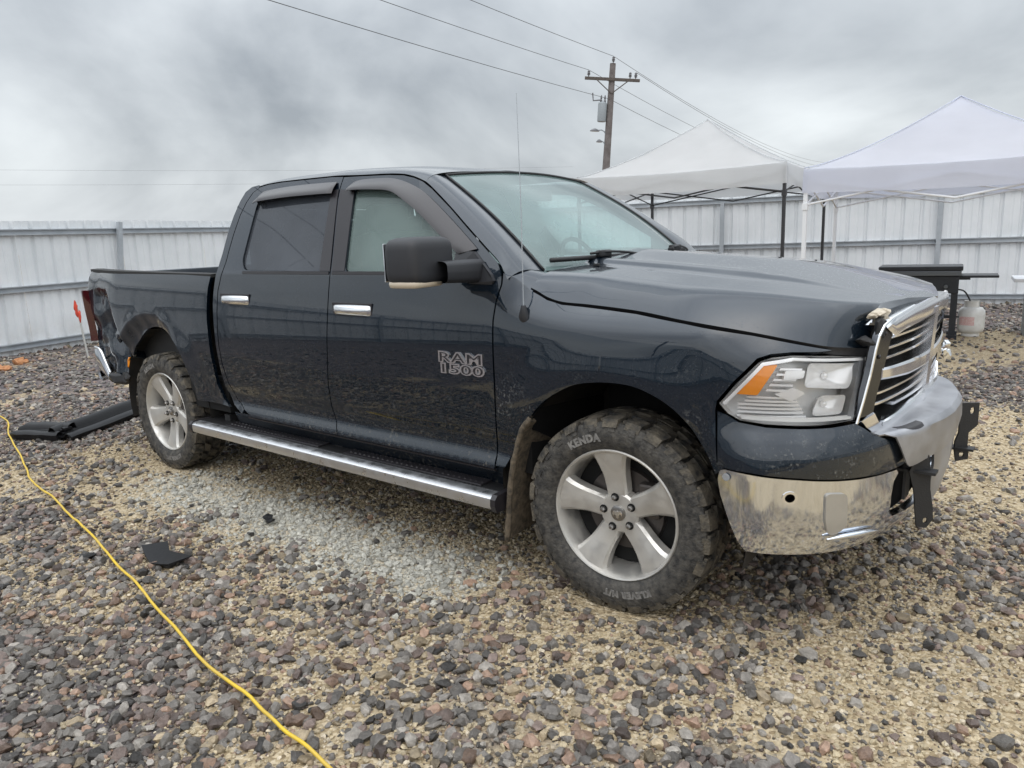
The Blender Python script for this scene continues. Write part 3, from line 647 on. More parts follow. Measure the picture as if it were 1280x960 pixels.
# ---- headlights
for side in (-1, 1):
    sg = -side; f1 = fs(side)
    hl = panel('headlight', HL, off(f1, -.075, sg), 'lamp_back', TR, sgn=sg, sp=.03, depth=-.07)
    panel('lens', HL, off(f1, .003, sg), 'lens', hl, sgn=sg, sp=.03, depth=.001)
    # bezel: pale frame strips just behind the lens
    def strip(name, a, b, wd, m, dp=-.006):
        Vv = (Vector(b)-Vector(a)); n = Vector((-Vv.y, Vv.x)).normalized()*wd
        panel(name, [a, b, tuple(Vector(b)+n), tuple(Vector(a)+n)], off(f1, dp, sg), m, hl, sgn=sg, sp=.03, depth=.05)
    strip('bezel', (.935, .862), (1.012, 1.060), .030, 'grey_shell')
    strip('bezel', (.585, 1.074), (.69, 1.090), -.012, 'reflector'); strip('bezel', (.69, 1.090), (1.0, 1.066), -.010, 'lamp_back')
    strip('bezel', (.455, .930), (.585, 1.074), -.012, 'reflector'); strip('bezel', (.52, .878), (.925, .860), .014, 'lamp_back')
    panel('turn_signal', rounded([(.582, 1.066), (.640, 1.068), (.572, .960), (.492, .963)], .008), off(f1, -.012, sg), 'amber', hl, sgn=sg, sp=.02, depth=.03)
    def bowl(name, poly, depth, dp):
        cx = sum(p[0] for p in poly)/len(poly); cz = sum(p[1] for p in poly)/len(poly); g = off(f1, 0, sg)
        P = dens(poly, .03); n = len(P); rings = [(1, .0), (.85, .45), (.6, .8), (.3, .97), (.02, 1)]; V = []; F = []
        for k, dd in rings:
            for (a, b) in P: V.append(off(f1, dp-depth*dd, sg)(cx+(a-cx)*k, cz+(b-cz)*k))
        for i in range(len(rings)-1):
            for j in range(n): F.append((i*n+j, i*n+(j+1) % n, (i+1)*n+(j+1) % n, (i+1)*n+j))
        o = mk(name, V, F, 'reflector', hl, True); c = Vector(off(f1, dp-depth*.75, sg)(cx, cz)); q = MB(); q.add(*(lambda t: (t.V, t.F))(sup(tuple(c), (.012, .012, .012), 1, 10, 8))); q.build('bulb', 'reflector', o, True)
    bowl('high_beam_reflector', rounded([(.757, 1.070), (.985, 1.050), (.936, .962), (.735, .985)], .02), .045, -.022)
    bowl('low_beam_reflector', rounded([(.80, .952), (.925, .942), (.900, .880), (.765, .885)], .02), .045, -.022)
    for k in range(6):
        z = .884+.0125*k; panel('reflector_rib', [(.505+.006*k*(k > 3), z), (.75-.008*k, z-.004), (.75-.008*k, z+.003), (.505+.006*k*(k > 3), z+.007)], off(f1, -.030-.004*(k % 2), sg), 'reflector', hl, sgn=sg, sp=.05, depth=.012)
    for k in range(5):
        z = .972+.019*k; a = .60+.012*k; panel('reflector_rib', [(a, z), (a+.085, z-.003), (a+.088, z+.004), (a+.004, z+.008)], off(f1, -.028, sg), 'reflector', hl, sgn=sg, sp=.05, depth=.015)
    panel('reflector_block', rounded([(.668, 1.045), (.742, 1.045), (.735, 1.018), (.66, 1.012)], .006), off(f1, -.02, sg), 'reflector', hl, sgn=sg, sp=.03, depth=.02)
    panel('reflector_block', rounded([(.63, .962), (.70, .985), (.745, .962), (.69, .935)], .006), off(f1, -.026, sg), 'reflector', hl, sgn=sg, sp=.03, depth=.02)

# ---- grille
GR = MB()
def gbar(mb, pts_top, pts_bot, o0, o1, n=14):
    """bar on the grille face between two (y,z) polylines; o0..o1 is its depth range"""
    A = dens(pts_top, .04, False); m = len(A)
    B = []
    for i in range(m):
        t = i/(m-1)*(len(pts_bot)-1); k = min(int(t), len(pts_bot)-2); f = t-k; B.append((pts_bot[k][0]*(1-f)+pts_bot[k+1][0]*f, pts_bot[k][1]*(1-f)+pts_bot[k+1][1]*f))
    sec = lambda a, b: [G(*a, o0), G(*a, o1-.006), G(a[0], a[1]-(a[1]-b[1])*.18, o1), G(b[0], b[1]+(a[1]-b[1])*.18, o1), G(*b, o1-.006), G(*b, o0)]
    V = []; F = []
    for a, b in zip(A, B): V += sec(a, b)
    for i in range(m-1):
        for j in range(6): F.append((i*6+j, (i+1)*6+j, (i+1)*6+(j+1) % 6, i*6+(j+1) % 6))
    F += [tuple(range(6)), tuple(range((m-1)*6, m*6))[::-1]]
    return mb.add(V, F)
gr = MB(); gr.grid(lambda u, v: G((u-.5)*1.16, .80+.40*v, -.075), 20, 2); gr_o = gr.build('grille', 'dark', TR)
OUT = [(-.676, .841), (-.655, .92), (-.634, 1.009), (-.619, 1.098), (-.607, 1.144), (-.585, 1.178), (-.545, 1.197), (-.457, 1.209), (-.321, 1.223), (-.109, 1.232), (0, 1.233)]
INN = [(-.602, .889), (-.59, .94), (-.567, 1.020), (-.549, 1.089), (-.54, 1.118), (-.525, 1.128), (-.48, 1.135), (-.42, 1.145), (-.30, 1.152), (-.1, 1.160), (0, 1.161)]
for sy in (1, -1):
    mir = lambda P: [(y*sy, z) for y, z in P]
    mb = MB(); gbar(mb, mir(OUT[5:]), mir(INN[5:]), -.06, .012); mb.build('grille_frame', 'chrome_clean', gr_o, 30)
    mb = MB(); gbar(mb, mir([(-.665, .862)]+OUT[1:6]), mir([(-.60, .862)]+INN[1:6]), -.02, .004); sf = mb.build('grille_side_frame', M['chrome_dark_mirrored'] if 'chrome_dark_mirrored' in M else 'chrome', gr_o, 30)
    mb = MB(); mb.tube([G(a*sy, b, .002) for a, b in OUT[0:9]], .005, 6); mb.build('frame_edge', 'chrome_clean', sf)
    for (a, b) in ((-.578, 1.150), (-.600, 1.07)):
        mb = MB(); c = Vector(G(a*sy, b, .005)); mb.add(*(lambda t: (t.V, t.F))(sup(tuple(c), (.005, .008, .008), 1, 8, 6))); mb.build('rivet', 'satin', sf, True)
    mb = MB(); gbar(mb, mir([(-.60, .872), (-.565, .826), (-.39, .833), (-.2, .848), (0, .850)]), mir([(-.665, .845), (-.60, .792), (-.41, .788), (-.1, .797), (0, .797)]), -.06, .010); mb.build('grille_frame', 'chrome_clean', gr_o, 30)
    mb = MB(); gbar(mb, mir([(-.575, 1.027), (-.3, 1.018), (0, 1.013)]), mir([(-.575, .985), (-.3, .962), (0, .958)]), -.06, .008); mb.build('grille_crossbar', 'chrome_clean', gr_o, 30)
    for z, a in ((1.127, .515), (1.091, .545), (1.056, .556), (.934, .590), (.895, .596)):
        mb = MB(); gbar(mb, mir([(-a, z+.005), (0, z+.003)]), mir([(-a, z-.007), (0, z-.009)]), -.05, -.008); mb.build('grille_slat', 'chrome_clean', gr_o, 30)
    mb = MB(); gbar(mb, mir([(-.39 if sy > 0 else -.57, .870), (-.03, .866)]), mir([(-.39 if sy > 0 else -.57, .858), (-.03, .854)]), -.05, -.008); mb.build('grille_slat', 'chrome_clean', gr_o, 30)
mb = MB(); mb.add(*(lambda P: (P, [(0, 1, 5, 4), (1, 2, 6, 5), (2, 3, 7, 6), (3, 0, 4, 7), (0, 3, 2, 1), (4, 5, 6, 7)]))([G(-.035, .81, -.05), G(.035, .81, -.05), G(.035, .81, .012), G(-.035, .81, .012), G(-.035, 1.19, -.05), G(.035, 1.19, -.05), G(.035, 1.19, .016), G(-.035, 1.19, .016)])); mb.build('grille_crossbar', 'chrome_clean', gr_o)
# what is left of the emblem
q = MB()
for c, r, s in (((.985, 0, 1.035), (.02, .035, .03), 11), ((.985, .02, 1.0), (.02, .03, .035), 12), ((.985, -.03, 1.012), (.016, .02, .022), 13)): clump(c, r, 16, s)
q.build('emblem_remnant', 'chrome', gr_o)

# ---- middle of the front bumper: dented shelf, plates, openings
def shelf(u, v):
    y = (u-.5)*1.20; k = 1-(abs(y)/.60)**2.6
    prof = [(-.03, .806), (.06, .800), (.092, .796), (.105, .780), (.108, .72), (.098, .655)]
    t = v*(len(prof)-1)*(.36+.64*sstep(.60, .45, abs(y))); i = min(int(t), len(prof)-2); f = t-i; dx = prof[i][0]*(1-f)+prof[i+1][0]*f; z = prof[i][1]*(1-f)+prof[i+1][1]*f
    return (xfront(y)+dx*(.55+.45*max(0, k))+.006*NZ(y*6, z*6, 3), y, z-.012*(1-k)+.008*NZ(y*5, z*3, 9))
mb = MB(); mb.solid(shelf, 60, 20, .006); cb = mb.build('bumper_shelf', 'worn_chrome', TR, 28); cb['label'] = 'dented dull grey middle of the front bumper'
def low(u, v):
    y = (u-.5)*1.30; prof = [(.078, .672), (.082, .60), (.070, .50), (.055, .44), (.048, .40), (.02, .375), (-.02, .37)]
    t = v*(len(prof)-1); i = min(int(t), len(prof)-2); f = t-i; return (xfront(y)+prof[i][0]*(1-f)+prof[i+1][0]*f, y, prof[i][1]*(1-f)+prof[i+1][1]*f)
# lower bar plus centre plate, leaving the two openings beside it
mb = MB(); mb.solid(lambda u, v: low(.32+.36*u, .58*v), 16, 8, .01); mb.build('bumper_centre_plate', 'worn_chrome', cb, 40)
mb = MB(); mb.solid(lambda u, v: tuple(Vector(shelf(.085+.10*u, .20+(.10+.22*math.sin(2.2*u))*v+.06*u))+Vector((.002, -.001, .003))), 12, 8, .004); mb.build('bumper_pad', 'satin', cb, 40)
mb = MB(); mb.grid(lambda u, v: (xfront((u-.5)*1.3)-.03, (u-.5)*1.3, .42+.36*v), 16, 2); mb.build('bumper_beam', 'dark', cb)
for sy in (-1, 1):
    # plow bracket: upright plate with slots, foot plate
    bx = 1.045; y = .345*sy if sy > 0 else -.325
    pts_ = [(-.045, .735), (.045, .735), (.045, .635), (.005, .60), (.005, .545), (.012, .515), (.012, .478), (-.045, .470), (-.055, .52), (-.055, .56), (-.04, .60)] if sy > 0 else [(-.05, .66), (.0, .665), (.012, .60), (.015, .53), (.03, .46), (.035, .41), (.01, .375), (-.03, .38), (-.04, .44), (-.05, .52), (-.075, .60)]
    xo = bx if sy > 0 else 1.005
    hs = [(.015, .70, .011, .018), (-.02, .50, .012, .014)] if sy > 0 else [(.003, .405, .01, .012)]
    holes = [[(a+rx*math.cos(k*.785), b+rz*math.sin(k*.785)) for k in range(8)] for a, b, rx, rz in hs]
    pl = panel('plow_bracket', pts_, lambda a, b, xo=xo, y=y: (xo+a*.75, y+a*.5, b), 'bracket', TR, holes=holes, sp=.03, depth=.010)
    mb = MB(); mb.box((xo-.05, y, .528 if sy > 0 else .60), (.16, .06, .010)); mb.box((xo-.075, y+.02, .56), (.010, .08, .16)); mb.build('bracket_foot', 'bracket', pl)

# ---- wheels
def wheel_parts(spoke0):
    t = empty('wheel')
    def P(r, a, h): return (r*math.cos(a), -h, r*math.sin(a))
    ZtoY = Matrix.Rotation(R(90), 4, 'X')          # local +Z to -Y (outward)
    mb = MB(); mb.lathe([(.268, .104), (.277, .122), (.30, .136), (.33, .1425), (.352, .1405), (.372, .135), (.386, .127), (.390, .114), (.386, .10), (.386, 0), (.386, -.082), (.388, -.094), (.382, -.106), (.35, -.118), (.30, -.114), (.268, -.095)], 72, ZtoY); ty = mb.build('tyre', 'tyre', t, 40)
    mb = MB(); random.seed(3)
    def lug(a0, a1, y0, y1, r0, r1, skew, wrap=0):
        V = []; nA = 3
        for i in range(nA+1):
            a = a0+(a1-a0)*i/nA
            for (yy, rr) in (((y0, r0), (y0, r1), (y1, r1), (y1, r0)) if not wrap else ((y0, r0), (y0, r1), (y1, r1-.006), (y1+wrap*.013, r1-.036))):
                V.append(P(rr, a+skew*(yy-y0), yy))
        F = [(i*4+j, (i+1)*4+j, (i+1)*4+(j+1) % 4, i*4+(j+1) % 4) for i in range(nA) for j in range(4)]+[(0, 3, 2, 1), (nA*4, nA*4+1, nA*4+2, nA*4+3)]
        if y1 < y0: F = [f[::-1] for f in F]
        mb.add(V, F)
    n = 26; st = 2*math.pi/n
    for k in range(n):
        a = k*st; j = random.uniform(-.01, .01); R1 = .4080+random.uniform(-.001, .001)
        lug(a+.03, a+st*.80, .066, .124 if k % 2 else .131, .385, R1, .35, 1); lug(a+st*.5+.03, a+st*1.30, -.066, -.100 if k % 2 else -.106, .385, R1, .35, -1)
        lug(a+.02, a+st*.72, .012, .056, .385, R1, 1.6); lug(a+st*.5, a+st*1.22, -.012, -.056, .385, R1, 1.6)
        if k % 2 == 0: lug(a+st*.4, a+st*1.2, .006, -.008, .385, R1-.002, 0)
        lug(a+st*.84, a+st*.97, .08, .128, .390, .402, .2)
    mb.build('tread', 'tread', ty, kind='stuff')
    mb = MB()          # raised pattern on the side wall
    for k in range(n):
        a = k*st+.1; mb.add([P(.355, a-.03, .139), P(.355, a+.05, .139), P(.380, a+.065, .130), P(.380, a-.015, .130), P(.355, a-.03, .1435), P(.355, a+.05, .1435), P(.380, a+.065, .1365), P(.380, a-.015, .1365)], [(0, 3, 2, 1), (4, 5, 6, 7), (0, 1, 5, 4), (1, 2, 6, 5), (2, 3, 7, 6), (3, 0, 4, 7)])
    mb.build('sidewall_lugs', 'tyre', ty, kind='stuff')
    for body, a0, sz in (('KENDA', R(112), .042), ('KLEVER M/T', R(-78), .036)):
        V, F = text_geo(body, sz, .0015, .0024, 1.15); mb = MB(); mb.add([P(.318+v.y-.004, a0-v.x/.33, .1412+v.z+(.0008 if v.y < .012 else 0)) for v in V], F); mb.build('tyre_lettering', 'letters', ty)
    mb = MB(); mb.lathe([(.2745, .104), (.2745, .120), (.270, .1245), (.264, .122), (.257, .108), (.252, .085), (.245, .04), (.236, -.08), (.255, -.11), (.27, -.112)], 72, ZtoY); rim_ = mb.build('rim', 'alloy', t, 40)
    def spoke(a):
        rs = [.025, .06, .085, .11, .14, .17, .20, .225, .245, .258]; ws_ = [.022, .040, .046, .047, .049, .053, .060, .068, .078, .088]
        hs = [.080, .081, .082, .084, .088, .094, .101, .106, .109, .111]
        prof = [(-1.06, -.05), (-1.0, -.014), (-.80, -.002), (-.35, .0), (0, .0015), (.35, 0), (.80, -.002), (1.0, -.014), (1.06, -.05)]
        V = []; F = []; n_ = len(prof)
        for r, w_, h in zip(rs, ws_, hs):
            for q_, dz in prof:
                lat = q_*w_; rr = math.sqrt(max(r*r-(lat*.0)**2, 0)); x = r*math.cos(a)-lat*math.sin(a); z = r*math.sin(a)+lat*math.cos(a)
                rad = math.hypot(x, z)
                if rad > .262: x *= .262/rad; z *= .262/rad
                V.append((x, -(h+dz), z))
        for i in range(len(rs)-1):
            for j in range(n_-1): F.append((i*n_+j, i*n_+j+1, (i+1)*n_+j+1, (i+1)*n_+j))
        return V, F
    for k in range(5):
        mb = MB(); mb.add(*spoke(spoke0+k*2*math.pi/5)); mb.build('spoke', 'alloy', rim_, 32)
    mb = MB(); mb.lathe([(0, .083), (.05, .083), (.078, .081), (.086, .072), (.09, .03)], 40, ZtoY); mb.build('hub', 'alloy', rim_, 32)
    mb = MB(); mb.lathe([(0, .093), (.024, .0925), (.031, .090), (.033, .082)], 28, ZtoY); hc = mb.build('hub_cap', 'lug', rim_, 40)
    # small horned head on the cap
    hp = [(0, -.020), (.006, -.016), (.007, -.006), (.012, .000), (.020, -.010), (.022, .002), (.015, .012), (.005, .010), (0, .013)]
    hp = hp+[(-x, y) for x, y in hp[-2:0:-1]]
    mb = MB(); mb.prism(hp, .0925, .0945, lambda p, q_, h: (p*math.cos(spoke0-R(90))-q_*math.sin(spoke0-R(90)), -h, p*math.sin(spoke0-R(90))+q_*math.cos(spoke0-R(90)))); mb.build('cap_emblem', 'chrome', rim_)
    for k in range(5):
        a = spoke0+R(5)+k*2*math.pi/5; mtx = Matrix.Translation(P(.067, a, 0)) @ ZtoY
        mb = MB(); mb.lathe([(.0, .0855), (.0165, .0855), (.0175, .084)], 16, mtx); mb.build('lug_recess_shade', 'dark', rim_)  # flat dark disc painting the shade of the nut's recess
        mb = MB(); mb.lathe([(.0, .104), (.007, .103), (.0105, .098), (.0115, .085)], 6, mtx); mb.build('lug_nut', 'lug', rim_)
    mb = MB(); mb.lathe([(0, .0), (.24, .0), (.24, -.02)], 32, ZtoY); mb.build('wheel_shade_disc', 'dark', t)  # dark disc added behind the spokes so the openings read as shaded
    mb = MB(); mb.lathe([(.07, .02), (.17, .02), (.175, .0)], 32, ZtoY); mb.build('brake_rotor', 'rotor', t, 30)
    mb = MB(); mb.box((.12, -.03, .06), (.09, .05, .14), bev=.012); mb.build('brake_caliper', 'rotor', t)
    return t
wf = wheel_parts(R(97)); wr = wheel_parts(R(-92))
def put(wl, x, side, steer=0, roll=0):
    wl.parent = TR; wl.location = (x, side*.824, .414); wl.rotation_euler = (0, roll, (R(180) if side > 0 else 0)+R(steer))
put(wf, 0, -1, 3); put(wr, -3.569, -1)
put(copy_tree(wf), 0, 1, 3, R(20)); put(copy_tree(wr), -3.569, 1, 0, R(40))

# mud flap that hangs loose behind the front wheel
fx = pchip([.20, .30, .47, .60, .735, .78], [-.515, -.505, -.485, -.455, -.405, -.365])
mb = MB(); mb.solid(lambda u, v: (fx(.20+.58*v)+.02*u*math.sin(v*3)+.003*NZ(u*6, v*12, 1), -.990+.27*u*(1-.85*sstep(.70, .95, v)), .20+.56*v+.02*u*(1-v)), 8, 24, .016); mb.build('mud_flap', 'flap', TR, 50)
mb = MB(); mb.tube([(fx(.20+.58*k/20)+.004*NZ(k*.7, 3, 1), -.988+.004*NZ(k*.9, 1, 1), .20+.58*k/20) for k in range(21)], [.012+.006*abs(NZ(k*.8, 7, 2)) for k in range(21)], 7); mb.build('flap_lip', 'flap', TR, True)

# ---- running boards
for side in (-1, 1):
    x0, x1 = -3.04, -.545
    sec = [(.985, .432), (1.035, .430), (1.052, .418), (1.055, .395), (1.050, .372), (1.035, .362), (.99, .362)]
    zt = lambda x: -.010*(x-x0)/(x1-x0)
    mb = MB(); V = []; F = []
    for x in (x0, -2, -1.2, x1): V += [(x, side*y, z+zt(x)) for y, z in sec]
    n = len(sec)
    for i in range(3): F += [(i*n+j, i*n+j+1, (i+1)*n+j+1, (i+1)*n+j) for j in range(n-1)]
    mb.add(V, F); rb = mb.build('running_board', 'brushed', TR, 35)
    mb = MB(); mb.add([(x, side*y, z+zt(x)) for x in (x0, x1) for y, z in ((.80, .40), (.80, .436), (.992, .436), (.992, .40))], [(0, 1, 5, 4), (1, 2, 6, 5), (2, 3, 7, 6), (3, 0, 4, 7), (0, 3, 2, 1), (4, 5, 6, 7)]); mb.build('step_tray', 'black', rb)
    for px0, px1 in ((-2.75, -1.83), (-1.62, -.66)):
        mb = MB(); nx = int((px1-px0)/.035)
        mb.box(((px0+px1)/2, side*.90, .439+zt((px0+px1)/2)), (px1-px0, .17, .008))
        for i in range(nx):
            for j in range(4):
                x = px0+.02+i*.035+(.017 if j % 2 else 0); y = .835+j*.042; z = .4425+zt(x)
                mb.add([(x-.013, side*y, z), (x, side*(y-.009), z), (x+.013, side*y, z), (x, side*(y+.009), z), (x, side*y, z+.006)], [(0, 1, 4), (1, 2, 4), (2, 3, 4), (3, 0, 4)])
        mb.build('step_pad', 'satin', rb)
    for x in (x0-.012, x1+.012):
        mb = MB(); mb.prism([(.82, .438), (1.04, .436), (1.058, .418), (1.06, .39), (1.05, .362), (.99, .355), (.82, .39)], -.014, .014, lambda p, q_, h: (x+h, side*p, q_+zt(x))); mb.build('end_cap', 'satin', rb)
    for x in (-2.85, -1.75, -.72):
        mb = MB(); mb.box((x, side*.83, .45), (.06, .16, .05)); mb.box((x, side*.80, .48), (.07, .03, .10)); mb.build('step_bracket', 'bracket', rb)

# ---- badge on the near front door and its twin
for side in (-1, 1):
    fd = fdoor(side); dparent = [o for o in TR.children if o.name.startswith('front_door')][0 if side < 0 else 1]
    for body, zc, sz, sx in (('RAM', .985, .062, 1.55), ('1500', .935, .058, 1.50)):
        V, F = text_geo(body, sz, .003, .0046, 1.06); wdt = max(v.x for v in V)-min(v.x for v in V); k = .262/wdt; cx = -.745
        for nm, m_, grow, dep in (('badge_letters', 'chrome', 0, .008), ('badge_fill', 'satin', 0, 0)):
            if nm == 'badge_fill': V, F = text_geo(body, sz, .0015, -.0006, 1.06)
            mb = MB(); pts3 = []
            for v in V:
                x = cx+v.x*k*(1 if side < 0 else -1); z = zc+v.y; y = abs(fd(x, z)[1])+.003+v.z+(.0035 if nm == 'badge_fill' else 0); pts3.append((x, side*y, z))
            mb.add(pts3, F); mb.build(nm, m_, dparent)

# ---- bed
zr = lambda x: 1.352+(-2.79-x)*.014
for side in (-1, 1):
    ins = .05 if side < 0 else 0
    yb = lambda x: .948-.05-(ins*sstep(-4.02, -4.5, x)+.03*sstep(-4.45, -4.64, x))
    mb = MB(); mb.solid(lambda u, v: (-4.62+1.83*u, side*(yb(-4.62+1.83*u)+.050-.10*v), zr(-4.62+1.83*u)+.014-.006*abs(v-.5)), 30, 4, .02 if side < 0 else -.02); mb.build('bed_rail', 'bedliner', TR, 40)
    mb = MB(); mb.grid(lambda u, v: (-4.62+1.83*u, side*(yb(-4.62+1.83*u)-.055), .72+(zr(-4.62+1.83*u)-.72)*v), 20, 2); mb.build('bed_wall', 'bedliner', TR)
mb = MB(); mb.box((-3.71, 0, .70), (1.86, 1.66, .04)); mb.build('bed_floor', 'bedliner', TR)
mb = MB(); mb.box((-2.815, 0, 1.02), (.03, 1.68, .60)); mb.build('bed_front', 'paint', TR)
mb = MB(); mb.box((-2.815, 0, 1.335), (.07, 1.70, .028)); mb.build('bed_front_flange', 'dust', TR)
mb = MB(); mb.box((-4.70, 0, 1.05), (.06, 1.52, .60), bev=.02); tg = mb.build('tailgate', 'paint', TR, 40)
mb = MB(); mb.box((-4.735, 0, 1.20), (.02, .30, .08), bev=.006); mb.build('tailgate_handle', 'chrome', tg)
for side in (-1, 1):
    ins = .050 if side < 0 else 0
    def tl(u, v):
        s = -4.645-.07*u; z = .84+.39*v; lean = -.03*(1-v); x, y, nx, ny = plan(s); d = ins-.004+.018*v*v+(.030*sstep(1, .1, v) if side < 0 else 0)
        return (x-nx*d*0+.0-lean*0, side*(y-d-.02*u*(1-v)), z)
    mb = MB(); mb.solid(tl if side < 0 else (lambda u, v: tl(1-u, v)), 8, 10, .05); mb.build('tail_lamp', 'tail', TR, 50)
def rbump(u, v):
    t = u*2-1; y = .93*t; x = -4.84+.10*abs(t)**3; prof = [(0, .60), (-.03, .61), (-.045, .66), (-.04, .73), (-.02, .75), (.05, .755)]
    k = v*(len(prof)-1); i = min(int(k), len(prof)-2); f = k-i; sag = (.06*sstep(.6, 1, -t), .09*sstep(.5, 1, -t))
    return (x+prof[i][0]*(1-f)+prof[i+1][0]*f+sag[1], y+(.05*sstep(.6, 1, -t)), prof[i][1]*(1-f)+prof[i+1][1]*f-sag[0])
mb = MB(); mb.solid(lambda u, v: rbump(u, v), 40, 10, .02); mb.build('rear_bumper', 'bumper', TR, 50)
mb = MB()
pth = [Vector((-4.70, -.88, .765)), Vector((-4.60, -.905, .782)), Vector((-4.51, -.91, .778)), Vector((-4.44, -.915, .71)), Vector((-4.38, -.915, .60))]; UP = crom([(-4.74, -.86, .775), (-4.62, -.905, .795), (-4.51, -.92, .785), (-4.44, -.925, .71), (-4.385, -.92, .61)], 5); LO = crom([(-4.74, -.84, .60), (-4.62, -.88, .60), (-4.53, -.90, .585), (-4.46, -.91, .565), (-4.40, -.91, .55)], 5)
mb.solid(lambda u, v: tuple(Vector(UP[int(u*(len(UP)-1))]).lerp(Vector(LO[int(u*(len(LO)-1))]), v)+Vector((0, -.02, 0))*math.sin(math.pi*v)), len(UP)-1, 6, .012); mb.build('bumper_end', 'bumper', TR, 50)
mb = MB(); mb.tube([(x, y-.008, z) for x, y, z in UP], .012, 8); mb.build('bent_bumper_trim', 'chrome', TR, True)
q = MB(); clump((-4.13, -.90, .70), (.035, .02, .04), 16, 21); clump((-4.10, -.905, .74), (.02, .02, .02), 14, 22); q.build('broken_marker_lamp', 'amber', TR)
q = MB(); clump((-4.22, -.885, 1.05), (.05, .03, .08), 18, 23); clump((-4.16, -.89, .93), (.04, .03, .06), 18, 24); clump((-4.30, -.86, .90), (.05, .03, .07), 18, 25); q.build('crumpled_metal', 'paint', TR)
q = MB(); clump((-4.26, -.93, .585), (.20, .03, .05), 20, 26); clump((-4.13, -.93, .60), (.07, .03, .07), 18, 27); q.build('torn_valance', 'black', TR)

# ---- inner structure: dark cab tub, engine bay, frame rails, axles
mb = MB(); mb.box((-1.62, 0, .93), (2.10, 1.80, .84)); mb.build('cab_tub', 'dark', TR)
mb = MB(); mb.box((.20, 0, .93), (.95, 1.02, .50)); mb.box((.02, 0, 1.12), (1.3, 1.40, .14)); mb.box((-.50, 0, .85), (.14, 1.80, .70)); mb.build('engine_bay', 'dark', TR)
mb = MB()
for sy in (-1, 1): mb.box((-1.9, sy*.42, .55), (5.3, .09, .16)); mb.box((.62, sy*.48, .55), (.55, .14, .18))
mb.box((-3.71, 0, .62), (1.8, 1.4, .10)); mb.tube([(-3.569, -.75, .41), (-3.569, .75, .41)], .05, 10); mb.tube([(0, -.7, .41), (0, .7, .41)], .035, 10); mb.box((-3.569, .1, .41), (.26, .30, .26), bev=.06)
mb.box((-3.0, -.80, .60), (.45, .25, .20)); mb.build('frame_rails', 'dark', TR)
# ---- interior
mb = MB(); mb.box((-.80, 0, 1.25), (.50, 1.66, .22), bev=.05); db = mb.build('dashboard', 'interior', TR)
def seat(x, y, wd, m='interior', hr=True):
    mb = MB(); mt = Matrix.Translation((x, y, 0)); mb.box((0, 0, .98), (.50, wd, .16), mt, bev=.05); mb.box((-.27, 0, 1.28), (.14, wd, .62), mt @ Matrix.Translation((0, 0, 0)) @ Matrix.Rotation(R(-10), 4, 'Y') @ Matrix.Translation((.20, 0, .02)), bev=.05); s_ = mb.build('seat', m, TR, 50)
    if hr: mb = MB(); mb.box((-.42, 0, 1.63), (.10, .27, .19), mt, bev=.045); mb.build('headrest', m, s_, 50)
seat(-1.35, -.42, .52); seat(-1.35, .42, .52)
mb = MB(); mb.box((-2.25, 0, .98), (.50, 1.45, .16), bev=.05); mb.box((-2.48, 0, 1.28), (.14, 1.45, .55), bev=.05)
rs = mb.build('rear_seat', 'interior', TR, 50)
for y in (-.42, .42): mb = MB(); mb.box((-2.50, y, 1.60), (.09, .27, .17), bev=.04); mb.build('headrest', 'interior', rs, 50)
for side in (-1, 1): mb = MB(); mb.solid(lambda u, v: (-1.60-.10*v-.10*u, side*(Yg(-1.6, 1.37+.46*v)-.05), 1.37+.46*v), 2, 6, .02); mb.build('pillar_lining', 'beige', TR)
mb = MB(); mb.grid(lambda u, v: (-2.6+1.40*u, (v-.5)*1.24, 1.845+.035*math.sin(math.pi*v)), 6, 6); mb.build('headliner', 'roofliner', TR)
sw = MB(); c_ = Vector((-1.0, .40, 1.33)); sw.tube([c_+Matrix.Rotation(R(-25), 3, 'Y') @ Vector((0, .18*math.cos(k*math.pi/12), .18*math.sin(k*math.pi/12))) for k in range(25)], .014, 8, False); sw.box(tuple(c_), (.03, .30, .04), bev=.01); sw.build('steering_wheel', 'black', TR, True)
mb = MB(); mb.box((-1.02, 0, 1.735), (.03, .24, .06), bev=.012); mb.build('inside_mirror', 'black', TR)

# ------------------------------------------------------------------ the yard
def gz(x, y):
    z = .022*NZ(x*.9, y*.9, 1.3)+.03*NZ(x*.28, y*.28, 4.1)+.010*NZ(x*2.7, y*2.7, 8.8)
    k = min(math.hypot(x-cx, y-cy) for cx in (0, -3.569) for cy in (-.84, .84)); z *= sstep(.2, 1.0, k)
    z += .016*sstep(.75, .30, k)-.012*sstep(.20, .10, k)
    return z
def axis(a, b, lo, hi, st):
    v = list(np.arange(a, b+1e-6, st)); s = st; x = b
    while x < hi: s *= 1.35; x += s; v.append(min(x, hi))
    s = st; x = a
    while x > lo: s *= 1.35; x -= s; v.insert(0, max(x, lo))
    return v
gx = axis(-7, 4, -400, 400, .09); gy = axis(-4, 6, -400, 400, .09)
V = [(x, y, gz(x, y) if abs(x) < 30 and abs(y) < 30 else 0) for x in gx for y in gy]; ny_ = len(gy)
F = [(i*ny_+j, (i+1)*ny_+j, (i+1)*ny_+j+1, i*ny_+j+1) for i in range(len(gx)-1) for j in range(ny_-1)]
